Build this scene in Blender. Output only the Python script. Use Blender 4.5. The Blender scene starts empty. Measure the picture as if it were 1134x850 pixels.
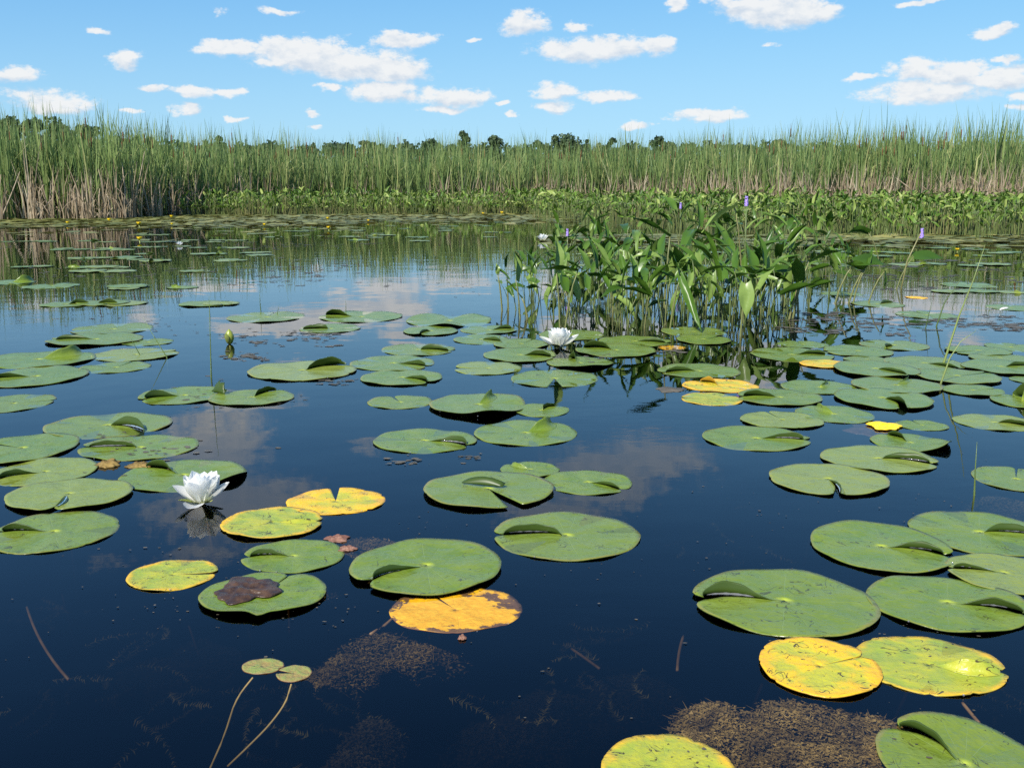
import bpy, math, random
import numpy as np
from mathutils import Vector, Matrix, Euler

R = math.radians
rnd = random.Random(7)
nr = np.random.default_rng(11)
scn = bpy.context.scene
COL = scn.collection

# ------------------------------------------------------------------ camera
CAM_H, FPX, CX0, CY0, PITCH = 0.60, 1102.5, 567.0, 425.0, math.atan(213 / 1102.5)
cam_d = bpy.data.cameras.new('camera'); cam_d.lens = 35.0; cam_d.sensor_width = 36.0
cam_d.clip_start = 0.05; cam_d.clip_end = 6000
cam = bpy.data.objects.new('camera', cam_d); COL.objects.link(cam)
cam.location = (0, 0, CAM_H); cam.rotation_euler = (math.pi / 2 - PITCH, 0, 0)
scn.camera = cam
SP, CP = math.sin(PITCH), math.cos(PITCH)

def ray(px, py):
    u = (px - CX0) / FPX; v = -(py - CY0) / FPX
    return Vector((u, CP + v * SP, -SP + v * CP))

def G(px, py, z=0.0):
    """point of the pond's level z seen at a photo pixel"""
    d = ray(px, py); t = (z - CAM_H) / d.z
    return Vector((d.x * t, d.y * t, z))

def x_at(px, D):
    return (px - CX0) / FPX * D * 1.0 / (CP + 0.193 * SP) * (CP * CP + SP * SP) ** .5

def height_for(px, py, D):
    """height of the point at distance D seen in row py"""
    d = ray(px, py); t = D / d.y
    return CAM_H + d.z * t

# ------------------------------------------------------------------ helpers
def link_mesh(name, verts, faces, mats, parent=None, uvs=None, fmat=None, smooth=True, tint=None):
    me = bpy.data.meshes.new(name)
    verts = np.asarray(verts, dtype=np.float32)
    if isinstance(faces, np.ndarray):
        nf, k = faces.shape
        me.vertices.add(len(verts)); me.vertices.foreach_set('co', verts.ravel())
        me.loops.add(nf * k); me.loops.foreach_set('vertex_index', faces.astype(np.int32).ravel())
        me.polygons.add(nf)
        me.polygons.foreach_set('loop_start', np.arange(0, nf * k, k, dtype=np.int32))
        me.polygons.foreach_set('loop_total', np.full(nf, k, dtype=np.int32))
        me.update(calc_edges=True)
    else:
        me.from_pydata([tuple(v) for v in verts], [], faces)
    for m in (mats if isinstance(mats, (list, tuple)) else [mats]):
        me.materials.append(m)
    if fmat is not None:
        me.polygons.foreach_set('material_index', np.asarray(fmat, dtype=np.int32))
    if smooth:
        me.polygons.foreach_set('use_smooth', np.ones(len(me.polygons), dtype=bool))
    if uvs is not None:
        ul = me.uv_layers.new(name='disk')
        vi = np.zeros(len(me.loops), dtype=np.int32); me.loops.foreach_get('vertex_index', vi)
        ul.data.foreach_set('uv', np.asarray(uvs, dtype=np.float32)[vi].ravel())
    if tint is not None:
        at = me.attributes.new('tint', 'FLOAT', 'POINT')
        at.data.foreach_set('value', np.asarray(tint, dtype=np.float32))
    me.update()
    o = bpy.data.objects.new(name, me); COL.objects.link(o)
    if parent is not None:
        o.parent = parent
    return o

def tag(o, label=None, cat=None, group=None, kind=None):
    if label: o['label'] = label
    if cat: o['category'] = cat
    if group: o['group'] = group
    if kind: o['kind'] = kind
    return o

def empty(name, loc, rz=0):
    o = bpy.data.objects.new(name, None); o.empty_display_size = .05
    COL.objects.link(o); o.location = loc; o.rotation_euler = (0, 0, rz)
    return o

def copy_tree(o, kids, parent=None):
    c = o.copy(); COL.objects.link(c)
    if parent is not None: c.parent = parent
    for ch in kids.get(o.name, []):
        copy_tree(ch, kids, c)
    return c

def thicken(v, f, uv, th):
    """give a leaf sheet (quads/tris list) its thickness: top, underside and rim; returns verts, faces, uvs, material index"""
    v = np.asarray(v, float); n = np.zeros_like(v); edges = {}
    for q in f:
        a, b, c = v[q[0]], v[q[1]], v[q[2]]
        nn = np.cross(b - a, c - a)
        for i in q: n[i] += nn
        for i in range(len(q)):
            e = (q[i], q[(i + 1) % len(q)])
            edges[e] = 1
    n /= np.maximum(np.linalg.norm(n, axis=1, keepdims=True), 1e-12)
    N = len(v); vv = np.vstack([v, v - n * th]); ff = [tuple(q) for q in f]; fm = [0] * len(f)
    for q in f:
        ff.append(tuple(i + N for i in reversed(q))); fm.append(1)
    for (a, b) in edges:
        if (b, a) not in edges:
            ff.append((b, a, a + N, b + N)); fm.append(1)
    return vv, ff, np.vstack([uv, uv]), fm

def tube(path, radii, n=6):
    path = [Vector(p) for p in path]; vs = []; fs = []
    for i, p in enumerate(path):
        t = (path[min(i + 1, len(path) - 1)] - path[max(i - 1, 0)]).normalized()
        s = t.cross(Vector((0.31, 0.95, 0.05))).normalized() if abs(t.y) < .9 else t.cross(Vector((1, 0, 0))).normalized()
        u = s.cross(t)
        for k in range(n):
            a = 2 * math.pi * k / n
            vs.append(p + (s * math.cos(a) + u * math.sin(a)) * radii[i])
    for i in range(len(path) - 1):
        for k in range(n):
            a = i * n + k; b = i * n + (k + 1) % n
            fs.append((a, b, b + n, a + n))
    fs.append(tuple(range(n))[::-1]); fs.append(tuple((len(path) - 1) * n + k for k in range(n)))
    return [tuple(v) for v in vs], fs

# ------------------------------------------------------------------ node helper
class NT:
    def __init__(s, tree): s.t = tree; s.l = tree.links
    def n(s, typ, **kw):
        nd = s.t.nodes.new(typ)
        for k, v in kw.items():
            setattr(nd, k, v)
        return nd
    def put(s, inp, v):
        if isinstance(v, bpy.types.NodeSocket): s.l.new(v, inp)
        elif v is not None: inp.default_value = v
    def math(s, op, a, b=None, c=None, clamp=False):
        nd = s.n('ShaderNodeMath', operation=op, use_clamp=clamp)
        for i, x in enumerate((a, b, c)):
            if x is not None: s.put(nd.inputs[i], x)
        return nd.outputs[0]
    def vmath(s, op, a, b=None, c=None, out=0):
        nd = s.n('ShaderNodeVectorMath', operation=op)
        for i, x in enumerate((a, b, c)):
            if x is not None: s.put(nd.inputs[i], x)
        return nd.outputs[out]
    def mix(s, f, a, b, blend='MIX'):
        nd = s.n('ShaderNodeMix', data_type='RGBA', blend_type=blend)
        s.put(nd.inputs[0], f); s.put(nd.inputs[6], a); s.put(nd.inputs[7], b)
        return nd.outputs[2]
    def noise(s, vec, scale, detail=3, rough=.5, dist=0.0, dim='3D'):
        nd = s.n('ShaderNodeTexNoise', noise_dimensions=dim)
        if vec is not None: s.put(nd.inputs['Vector'], vec)
        nd.inputs['Scale'].default_value = scale; nd.inputs['Detail'].default_value = detail
        nd.inputs['Roughness'].default_value = rough; nd.inputs['Distortion'].default_value = dist
        return nd.outputs['Fac']
    def ss(s, x, lo, hi, a=0.0, b=1.0):
        nd = s.n('ShaderNodeMapRange', interpolation_type='SMOOTHSTEP')
        s.put(nd.inputs[0], x); nd.inputs[1].default_value = lo; nd.inputs[2].default_value = hi
        nd.inputs[3].default_value = a; nd.inputs[4].default_value = b
        return nd.outputs[0]
    def comb(s, x, y, z=0.0):
        nd = s.n('ShaderNodeCombineXYZ'); s.put(nd.inputs[0], x); s.put(nd.inputs[1], y); s.put(nd.inputs[2], z)
        return nd.outputs[0]

def new_mat(name):
    m = bpy.data.materials.new(name); m.use_nodes = True
    m.node_tree.nodes.clear()
    k = NT(m.node_tree); out = k.n('ShaderNodeOutputMaterial')
    return m, k, out

def rgb(r, g, b): return (r, g, b, 1.0)

def principled(k, col, rough=.5, spec=.5, normal=None, coat=0.0):
    p = k.n('ShaderNodeBsdfPrincipled')
    k.put(p.inputs['Base Color'], col); k.put(p.inputs['Roughness'], rough)
    p.inputs['Specular IOR Level'].default_value = spec
    p.inputs['Coat Weight'].default_value = coat
    if normal is not None: k.l.new(normal, p.inputs['Normal'])
    return p

def bump(k, h, strength, dist):
    b = k.n('ShaderNodeBump'); b.inputs['Strength'].default_value = strength; b.inputs['Distance'].default_value = dist
    k.l.new(h, b.inputs['Height']); return b.outputs[0]

# ------------------------------------------------------------------ sun and sky
SUN_EL, SUN_AZ = R(46), R(-146)            # azimuth measured from straight ahead (+Y), clockwise
sd = Vector((math.sin(SUN_AZ) * math.cos(SUN_EL), math.cos(SUN_AZ) * math.cos(SUN_EL), math.sin(SUN_EL)))
sl = bpy.data.lights.new('sun', 'SUN'); sl.energy = 5.0; sl.angle = R(.53); sl.color = (1, .955, .88)
so = bpy.data.objects.new('sun', sl); COL.objects.link(so); so.location = (0, 0, 30)
so.rotation_euler = (-sd).to_track_quat('-Z', 'Y').to_euler()

w = bpy.data.worlds.new('World'); scn.world = w; w.use_nodes = True
w.node_tree.nodes.clear(); k = NT(w.node_tree)
wo = k.n('ShaderNodeOutputWorld'); bg = k.n('ShaderNodeBackground'); bg.inputs['Strength'].default_value = 0.125
sky = k.n('ShaderNodeTexSky', sky_type='NISHITA'); sky.sun_disc = False
sky.sun_elevation = SUN_EL; sky.sun_rotation = SUN_AZ
sky.altitude = 200; sky.air_density = 1.0; sky.dust_density = 0.25; sky.ozone_density = 2.2
tc = k.n('ShaderNodeTexCoord'); sx = k.n('ShaderNodeSeparateXYZ'); k.l.new(tc.outputs['Generated'], sx.inputs[0])
az = k.math('ARCTAN2', sx.outputs[0], sx.outputs[1]); el = k.math('ARCSINE', sx.outputs[2])
P0 = k.comb(az, el)
wz = k.vmath('MULTIPLY', P0, (1, 1.7, 1))
def nvec(scale, amp, detail):
    nd = k.n('ShaderNodeTexNoise'); k.l.new(wz, nd.inputs['Vector']); nd.inputs['Scale'].default_value = scale
    nd.inputs['Detail'].default_value = detail; nd.inputs['Roughness'].default_value = .55
    v = k.vmath('SUBTRACT', nd.outputs['Color'], (.5, .5, .5)); return k.vmath('MULTIPLY', v, (amp, amp * .55, 0))
P = k.vmath('ADD', P0, nvec(30, .035, 4))
CLOUDS = [  # sky pixel x, y, width, height, faintness
 (15,84,62,20,0),(62,117,80,20,0),(137,67,38,18,.1),(112,33,24,9,.6),(258,53,84,17,.25),(315,53,74,26,.05),(345,63,130,40,0),
 (388,71,120,36,0),(432,78,86,38,0),(300,69,46,12,.3),(424,102,84,22,.05),(500,107,84,22,0),(490,121,58,10,.1),(166,97,38,12,.25),
 (215,101,66,17,.2),(257,101,32,11,.25),(210,120,42,15,.15),(447,45,74,22,.2),(308,14,46,11,.35),(243,12,14,14,.6),(520,44,20,9,.55),
 (345,124,16,8,.2),(345,139,18,6,.3),(260,131,22,7,.2),(150,123,24,9,.4),(365,97,38,10,.4),(555,116,14,6,.3),(567,128,14,6,.3),
 (580,26,56,27,0),(637,30,36,13,.3),(640,56,100,28,.05),(682,52,84,30,0),(725,53,44,22,.05),(615,102,54,17,.05),(675,106,66,13,.1),
 (615,118,46,14,.05),(783,129,80,15,.05),(706,139,40,8,.3),(820,3,76,18,0),(872,16,100,32,0),(850,10,110,36,0),(905,11,56,26,0),
 (750,5,30,16,.1),(1020,2,54,10,.3),(1101,35,50,17,.05),(960,85,42,10,.15),(1010,79,56,26,0),(1050,82,86,28,0),(1104,86,90,24,0),
 (1120,67,40,10,.15),(1129,106,28,13,0),(1129,119,24,8,.1),(993,112,28,7,.5),(857,50,26,8,.6)]
MIRROR = [  # clouds higher up, known from their reflection: water pixel
 (730,508,130,50,0),(665,528,150,70,.0),(615,572,140,60,.1),(260,560,190,76,.0),(240,492,120,90,.05),(275,446,120,34,.3),(405,492,50,22,.4),
 (320,538,90,26,.3),(225,612,110,40,.35),(60,312,110,20,.3),(1010,318,160,26,.1),(1110,330,80,20,.2),(850,418,60,40,.1),(120,620,90,30,.7)]
ell = []
for (x, y, ww, hh, f) in CLOUDS + MIRROR:
    d = ray(x, y).normalized(); d2 = ray(x, y + hh / 2).normalized(); d3 = ray(x + ww / 2, y).normalized()
    e = abs(math.asin(d.z)); ex = abs(abs(math.asin(d2.z)) - e) * .98; a = math.atan2(d.x, d.y); axx = abs(math.atan2(d3.x, d3.y) - a) * 1.0
    if (x, y, ww, hh, f) in MIRROR: f += .30
    ell.append((a, e, axx, ex, f))
for i in range(46):   # fair-weather clouds over the rest of the sky
    e = R(rnd.uniform(3, 12) if i % 2 else rnd.uniform(26, 70)); a = rnd.uniform(-math.pi, math.pi)
    if abs(a) < R(34) and e < R(40): a += math.pi
    s = rnd.uniform(.04, .12) * (1 if i % 2 else 1.5)
    ell.append((a, e, s, s * (.28 if i % 2 else .5), .1))
grp = bpy.data.node_groups.new('cloud_field', 'ShaderNodeTree')
grp.interface.new_socket('P', in_out='INPUT', socket_type='NodeSocketVector')
grp.interface.new_socket('M', in_out='OUTPUT', socket_type='NodeSocketFloat')
kg = NT(grp); gi = kg.n('NodeGroupInput'); go = kg.n('NodeGroupOutput'); cur = None
for (a, e, ra, re, f) in ell:
    v = kg.vmath('MULTIPLY_ADD', gi.outputs[0], (1 / ra, 1 / re, 0), (-a / ra, -e / re, f))
    L = kg.vmath('LENGTH', v, out=1)
    cur = L if cur is None else kg.math('SMOOTH_MIN', cur, L, .18)
kg.l.new(cur, go.inputs[0])
def field(p):
    g = k.n('ShaderNodeGroup'); g.node_tree = grp; k.l.new(p, g.inputs[0]); return g.outputs[0]
m0 = field(P); m1 = field(k.vmath('ADD', P, (-.004, .007, 0)))
topness = k.ss(k.math('SUBTRACT', m1, m0), -.55, .45)
fbm = k.noise(wz, 64, 8, .68); fb = k.math('SUBTRACT', fbm, .5)
amp = k.math('MULTIPLY_ADD', topness, 1.2, .9)
dens = k.ss(k.math('MULTIPLY_ADD', fb, amp, k.math('MULTIPLY', m0, -1.0)), -1.22, -.60)
fb2 = k.noise(k.vmath('ADD', wz, (-.004, .009, 0)), 58, 4, .6)
relief = k.math('MULTIPLY_ADD', k.math('SUBTRACT', fbm, fb2), 2.2, k.math('MULTIPLY_ADD', topness, .75, .25), clamp=True)
ccol = k.mix(relief, rgb(3.6, 4.05, 4.6), rgb(5.0, 5.08, 5.12))  # cloud lighting painted in: shaded blue-grey undersides, sunlit white tops
hsv = k.n('ShaderNodeHueSaturation'); hsv.inputs['Saturation'].default_value = 1.22; k.l.new(sky.outputs[0], hsv.inputs['Color'])
skyraw = k.mix(1.0, hsv.outputs[0], rgb(.74, 1.0, 1.32), 'MULTIPLY')
sp_ = k.n('ShaderNodeSeparateColor'); k.l.new(skyraw, sp_.inputs[0])
def soft(c, lim):       # the bright band at the horizon rolls off as film does
    q = k.math('DIVIDE', c, lim); return k.math('DIVIDE', c, k.math('SQRT', k.math('MULTIPLY_ADD', q, q, 1.0)))
cc_ = k.n('ShaderNodeCombineColor')
for i_, lim in enumerate((2.9, 5.0, 6.5)): k.l.new(soft(sp_.outputs[i_], lim), cc_.inputs[i_])
skycol = cc_.outputs[0]
k.l.new(k.mix(k.math('MULTIPLY', dens, k.ss(el, R(12), R(15), .96, .52)), skycol, ccol), bg.inputs['Color'])
k.l.new(bg.outputs[0], wo.inputs[0])
w.cycles.sampling_method = 'MANUAL'; w.cycles.sample_map_resolution = 512

# ------------------------------------------------------------------ materials
def leaf_shader(k, out, col, under=None, rough=.38, spec=.45, trans=.25, normal=None, tcol=None):
    p = principled(k, col, rough, spec, normal)
    t = k.n('ShaderNodeBsdfTranslucent'); k.put(t.inputs['Color'], tcol if tcol is not None else col)
    mx = k.n('ShaderNodeMixShader'); mx.inputs[0].default_value = trans
    k.l.new(p.outputs[0], mx.inputs[1]); k.l.new(t.outputs[0], mx.inputs[2]); k.l.new(mx.outputs[0], out.inputs[0])

def pad_material(name, kind):
    m, k, out = new_mat(name)
    uv = k.n('ShaderNodeUVMap'); uv.uv_map = 'disk'; oi = k.n('ShaderNodeObjectInfo'); rr = oi.outputs['Random']
    off = k.comb(k.math('MULTIPLY', rr, 37.0), k.math('MULTIPLY', rr, 91.0), k.math('MULTIPLY', rr, 13.0))
    p = k.vmath('ADD', uv.outputs[0], off)
    s = k.n('ShaderNodeSeparateXYZ'); k.l.new(uv.outputs[0], s.inputs[0])
    rad = k.vmath('LENGTH', uv.outputs[0], out=1)
    ang = k.math('ARCTAN2', s.outputs[1], s.outputs[0])
    n1 = k.noise(p, 2.2, 4, .55); n2 = k.noise(p, 9, 4, .6); n3 = k.noise(p, 26 if kind == 'green' else 17, 3, .6)
    # radial veins
    vv = k.math('ABSOLUTE', k.math('SINE', k.math('MULTIPLY_ADD', n1, .9, k.math('MULTIPLY', ang, 9.0))))
    vein = k.math('MULTIPLY', k.ss(vv, .14, .0), k.ss(rad, 1.0, .15))
    edge = k.ss(k.math('MULTIPLY_ADD', n2, .10, rad), .99, 1.05)
    ctr = k.ss(k.math('MULTIPLY_ADD', n2, .06, rad), .17, .05)
    spots = k.math('MULTIPLY', k.ss(n3, .70 if kind == 'green' else .66, .75 if kind == 'green' else .69), k.ss(k.noise(p, 4, 2), .40, .55))
    # leaf-miner trails
    tr = k.noise(p, 3.1, 2, .5, 1.2)
    trail = k.math('MULTIPLY', k.ss(k.math('ABSOLUTE', k.math('SUBTRACT', tr, .5)), .02 if kind != 'green' else .014, .006), k.ss(k.noise(p, 2.7, 2), .49 if kind != 'green' else .56, .56 if kind != 'green' else .60))
    if kind == 'green':
        c = k.mix(k.ss(n1, .3, .7), rgb(.108, .172, .014), rgb(.150, .204, .020))
        c = k.mix(k.math('MULTIPLY', k.ss(rr, .3, 1.0), .4), c, rgb(.155, .195, .030))
        c = k.mix(k.math('MULTIPLY', k.ss(n2, .45, .75), .35), c, rgb(.17, .23, .07))
        c = k.mix(k.math('MULTIPLY', vein, .75), c, rgb(.22, .29, .085))
        c = k.mix(k.math('MULTIPLY', ctr, .8), c, rgb(.36, .42, .05))
        c = k.mix(k.math('MULTIPLY', edge, k.math('MULTIPLY_ADD', rr, .5, .2)), c, rgb(.23, .18, .05))
        fleck = k.math('MULTIPLY', k.ss(k.noise(k.vmath('MULTIPLY', p, (1.0, 2.2, 1)), 17, 2, .5, .8), .66, .70), k.ss(k.math('MULTIPLY_ADD', n1, .5, rad), .85, 1.15))
        c = k.mix(k.math('MULTIPLY', k.math('MAXIMUM', k.math('MAXIMUM', spots, fleck), k.math('MULTIPLY', trail, .8)), .9), c, rgb(.035, .028, .012))
        uc = rgb(.032, .062, .010); rough = .24
    elif kind == 'yellowgreen':
        c = k.mix(k.ss(n1, .35, .65), rgb(.25, .31, .035), rgb(.38, .37, .03))
        c = k.mix(k.math('MULTIPLY', vein, .3), c, rgb(.42, .45, .06))
        c = k.mix(k.ss(k.math('MULTIPLY_ADD', n1, .5, rad), 1.08, 1.28), c, rgb(.62, .36, .02))
        c = k.mix(k.math('MULTIPLY', k.math('MAXIMUM', spots, trail), .95), c, rgb(.04, .025, .012))
        uc = rgb(.22, .2, .03); rough = .34
    elif kind == 'yellow':
        c = k.mix(k.ss(n1, .38, .62), rgb(.42, .40, .03), rgb(.70, .43, .015))
        c = k.mix(k.ss(k.math('MULTIPLY_ADD', n1, .5, rad), 1.0, 1.25), c, rgb(.72, .39, .015))
        c = k.mix(k.math('MULTIPLY', vein, .25), c, rgb(.62, .48, .06))
        c = k.mix(k.math('MULTIPLY', k.math('MAXIMUM', spots, trail), .95), c, rgb(.045, .025, .012))
        uc = rgb(.3, .2, .02); rough = .36
    elif kind == 'tan':
        c = k.mix(k.ss(n1, .35, .65), rgb(.28, .20, .06), rgb(.22, .26, .06))
        c = k.mix(k.math('MULTIPLY', spots, .9), c, rgb(.07, .03, .02)); c = k.mix(edge, c, rgb(.2, .1, .05))
        uc = rgb(.12, .08, .03); rough = .4
    else:   # rotting orange
        c = k.mix(k.ss(n2, .35, .7), rgb(.84, .42, .008), rgb(.88, .52, .02))
        c = k.mix(k.math('MULTIPLY', vein, .3), c, rgb(.85, .55, .08))
        rot = k.ss(k.math('MULTIPLY_ADD', k.noise(p, 2.3, 5, .65), 1.15, k.math('MULTIPLY', rad, .55)), 1.03, 1.09)
        c = k.mix(rot, c, k.mix(n2, rgb(.07, .038, .016), rgb(.22, .12, .05)))
        uc = rgb(.2, .1, .02); rough = .42
    bp = bump(k, k.math('MULTIPLY_ADD', vein, -.35, k.math('ADD', k.math('MULTIPLY', n1, 1.8), k.math('MULTIPLY', n2, .25))), .35, .012)
    leaf_shader(k, out, c, rough=k.math('MULTIPLY_ADD', n2, .25, rough - .1), spec=.42, trans=.0, normal=bp)
    mu, k2, out2 = new_mat(name + '_underside')
    tcn = k2.n('ShaderNodeTexCoord')
    cu = k2.mix(k2.noise(tcn.outputs['Object'], 25, 3), uc, rgb(uc[0] * 1.4, uc[1] * 1.1, uc[2] * 1.3))
    leaf_shader(k2, out2, cu, rough=.36, spec=.22, trans=.0)
    return [m, mu]

PADM = {n: pad_material('pad_' + n, n) for n in ('green', 'yellowgreen', 'yellow', 'tan', 'orange')}

def tint_leaf(name, c0, c1, c2, rough=.45, trans=.3, spec=.4):
    """leaf colour running c0 > c1 > c2 with the blade's own tint (0..1)"""
    m, k, out = new_mat(name)
    a = k.n('ShaderNodeAttribute'); a.attribute_name = 'tint'; f = a.outputs['Fac']
    oi = k.n('ShaderNodeObjectInfo'); tcn = k.n('ShaderNodeTexCoord')
    f = k.math('ADD', f, k.math('MULTIPLY', k.math('SUBTRACT', k.noise(tcn.outputs['Object'], 8, 2), .5), .4))
    c = k.mix(k.ss(f, .0, .5), c0, c1); c = k.mix(k.ss(f, .55, 1.0), c, c2)
    c = k.mix(k.math('MULTIPLY', oi.outputs['Random'], .25), c, c1)
    leaf_shader(k, out, c, rough=rough, trans=trans, spec=spec)
    return m

M_cattail = tint_leaf('cattail_blade', rgb(.085, .155, .048), rgb(.205, .28, .085), rgb(.43, .42, .17), .5, .3, .3)
M_dead = tint_leaf('dead_blade', rgb(.18, .13, .08), rgb(.38, .30, .20), rgb(.58, .49, .36), .7, .25, .2)
M_pick = tint_leaf('pickerel_leaf', rgb(.032, .08, .008), rgb(.07, .145, .014), rgb(.22, .31, .07), .33, .22, .38)
M_bank = tint_leaf('pickerel_far_leaf', rgb(.055, .115, .014), rgb(.12, .21, .025), rgb(.32, .38, .10), .45, .25, .3)
M_pstem = tint_leaf('pickerel_stem', rgb(.07, .10, .03), rgb(.13, .17, .05), rgb(.24, .22, .09), .4, .1, .4)
M_reed = tint_leaf('reed_blade', rgb(.08, .13, .04), rgb(.2, .28, .08), rgb(.3, .36, .12), .4, .3, .4)
M_tree = tint_leaf('tree_leaf', rgb(.032, .058, .030), rgb(.055, .090, .040), rgb(.09, .13, .055), .6, .25, .3)  # lightened and slightly blued, so distance haze is in the leaf colour

def plain(name, c0, c1, scale=20, rough=.6, spec=.4, bs=0.0, bd=.01, detail=4):
    m, k, out = new_mat(name); tcn = k.n('ShaderNodeTexCoord')
    n = k.noise(tcn.outputs['Object'], scale, detail, .6)
    c = k.mix(k.ss(n, .3, .7), c0, c1)
    nm = bump(k, n, bs, bd) if bs else None
    p = principled(k, c, rough, spec, nm); k.l.new(p.outputs[0], out.inputs[0]); return m

M_spike = plain('seed_head_brown', rgb(.10, .045, .02), rgb(.17, .08, .035), 30, .8, .2)
M_bark = plain('bark', rgb(.08, .06, .045), rgb(.14, .11, .08), 3, .9, .1)
M_violet = plain('violet_flower', rgb(.24, .17, .55), rgb(.40, .28, .68), 160, .6, .3)
M_yellowfl = plain('yellow_flower', rgb(.80, .50, .01), rgb(.85, .62, .02), 60, .4, .4)
M_bud = plain('bud_green', rgb(.22, .27, .03), rgb(.42, .42, .05), 25, .35, .5)
M_stamen = plain('stamen_yellow', rgb(.8, .5, .02), rgb(.85, .62, .06), 90, .5, .3)
M_sepal = plain('sepal_green', rgb(.16, .2, .04), rgb(.30, .32, .09), 30, .4, .4)
M_stalk = plain('water_stalk', rgb(.34, .24, .07), rgb(.5, .36, .12), 30, .5, .3)
M_wetstem = plain('sunken_stem', rgb(.16, .09, .03), rgb(.25, .15, .06), 30, .5, .3)
M_deadleaf = plain('dead_leaf_brown', rgb(.028, .014, .007), rgb(.085, .044, .02), 40, .38, .5, .8, .008)
M_algae = plain('algae_brown', rgb(.06, .038, .010), rgb(.27, .18, .05), 30, .65, .25, .45, .006, 14)
M_algae_deep = plain('algae_sunken', rgb(.05, .04, .016), rgb(.11, .085, .035), 18, .8, .2, .6, .02, 8)
M_weed = plain('pondweed', rgb(.16, .15, .04), rgb(.34, .28, .09), 20, .6, .3)
M_scum = plain('scum', rgb(.06, .052, .032), rgb(.125, .105, .07), 14, .5, .3)
M_debris_red = plain('litter_red', rgb(.13, .055, .035), rgb(.24, .12, .075), 40, .5, .4)

def m_petal():
    m, k, out = new_mat('white_petal'); tcn = k.n('ShaderNodeTexCoord')
    c = k.mix(k.noise(tcn.outputs['Object'], 40, 3), rgb(.93, .92, .87), rgb(.95, .945, .91))
    leaf_shader(k, out, c, rough=.5, spec=.25, trans=.5); return m
M_petal = m_petal()

def m_drop():
    m, k, out = new_mat('water_drop'); p = principled(k, rgb(.9, .9, .9), .05, 1.0)
    p.inputs['Transmission Weight'].default_value = .85; p.inputs['IOR'].default_value = 1.33
    k.l.new(p.outputs[0], out.inputs[0]); return m
M_drop = m_drop()

def m_water():
    m, k, out = new_mat('pond_water'); geo = k.n('ShaderNodeNewGeometry'); pos = geo.outputs['Position']
    ph = k.vmath('MULTIPLY', pos, (1, 1, 0))
    patch = k.ss(k.noise(ph, .55, 3, .5), .48, .66)
    h = k.math('MULTIPLY', k.noise(ph, 3.2, 2, .5), 1.0)
    fine = k.noise(k.vmath('MULTIPLY', ph, (.6, 1.5, 1)), 22, 3, .55)
    h = k.math('MULTIPLY_ADD', fine, k.math('MULTIPLY_ADD', patch, .16, .03), h)
    nb = bump(k, h, .5, .0024)
    fr = k.n('ShaderNodeFresnel'); fr.inputs['IOR'].default_value = 1.333; k.l.new(nb, fr.inputs['Normal'])
    gl = k.n('ShaderNodeBsdfGlossy'); gl.inputs['Roughness'].default_value = .0; gl.inputs['Color'].default_value = rgb(1, 1, 1)
    k.l.new(nb, gl.inputs['Normal'])
    tr = k.n('ShaderNodeBsdfTransparent'); tr.inputs['Color'].default_value = rgb(.98, .98, .98)
    mx = k.n('ShaderNodeMixShader'); k.l.new(fr.outputs[0], mx.inputs[0]); k.l.new(tr.outputs[0], mx.inputs[1]); k.l.new(gl.outputs[0], mx.inputs[2])
    k.l.new(mx.outputs[0], out.inputs[0])
    va = k.n('ShaderNodeVolumeAbsorption'); va.inputs['Color'].default_value = rgb(.42, .40, .34); va.inputs['Density'].default_value = 11.0
    k.l.new(va.outputs[0], out.inputs['Volume']); return m
M_water = m_water()
M_bed = plain('pond_mud', rgb(.035, .035, .025), rgb(.11, .10, .06), 2.2, .9, .1)

# ------------------------------------------------------------------ setting
ys = list(np.concatenate([np.linspace(-12, 22, 12), np.linspace(24, 70, 24), [90, 130, 200, 400, 900, 2500]]))
xs = list(np.concatenate([[-2500, -800, -300, -120], np.linspace(-60, 60, 21), [120, 300, 800, 2500]]))
gv = []; gf = []
for y in ys:
    for x in xs:
        s = min(1, max(0, (y - 30) / 22)); s = s * s * (3 - 2 * s)
        z = -1.1 + s * 1.3
        if y < 60 and s < .9: z += .05 * math.sin(x * .7 + y) * (1 - s)
        gv.append((x, y, z))
for j in range(len(ys) - 1):
    for i in range(len(xs) - 1):
        a = j * len(xs) + i; gf.append((a, a + 1, a + 1 + len(xs), a + len(xs)))
tag(link_mesh('ground', gv, gf, M_bed), kind='structure')
wv = [(-300, -10, 0), (300, -10, 0), (300, 60, 0), (-300, 60, 0), (-300, -10, -1.5), (300, -10, -1.5), (300, 60, -1.5), (-300, 60, -1.5)]
wf = [(0, 1, 2, 3), (7, 6, 5, 4), (0, 4, 5, 1), (1, 5, 6, 2), (2, 6, 7, 3), (3, 7, 4, 0)]
tag(link_mesh('water', wv, wf, M_water, smooth=False), kind='structure')
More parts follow.
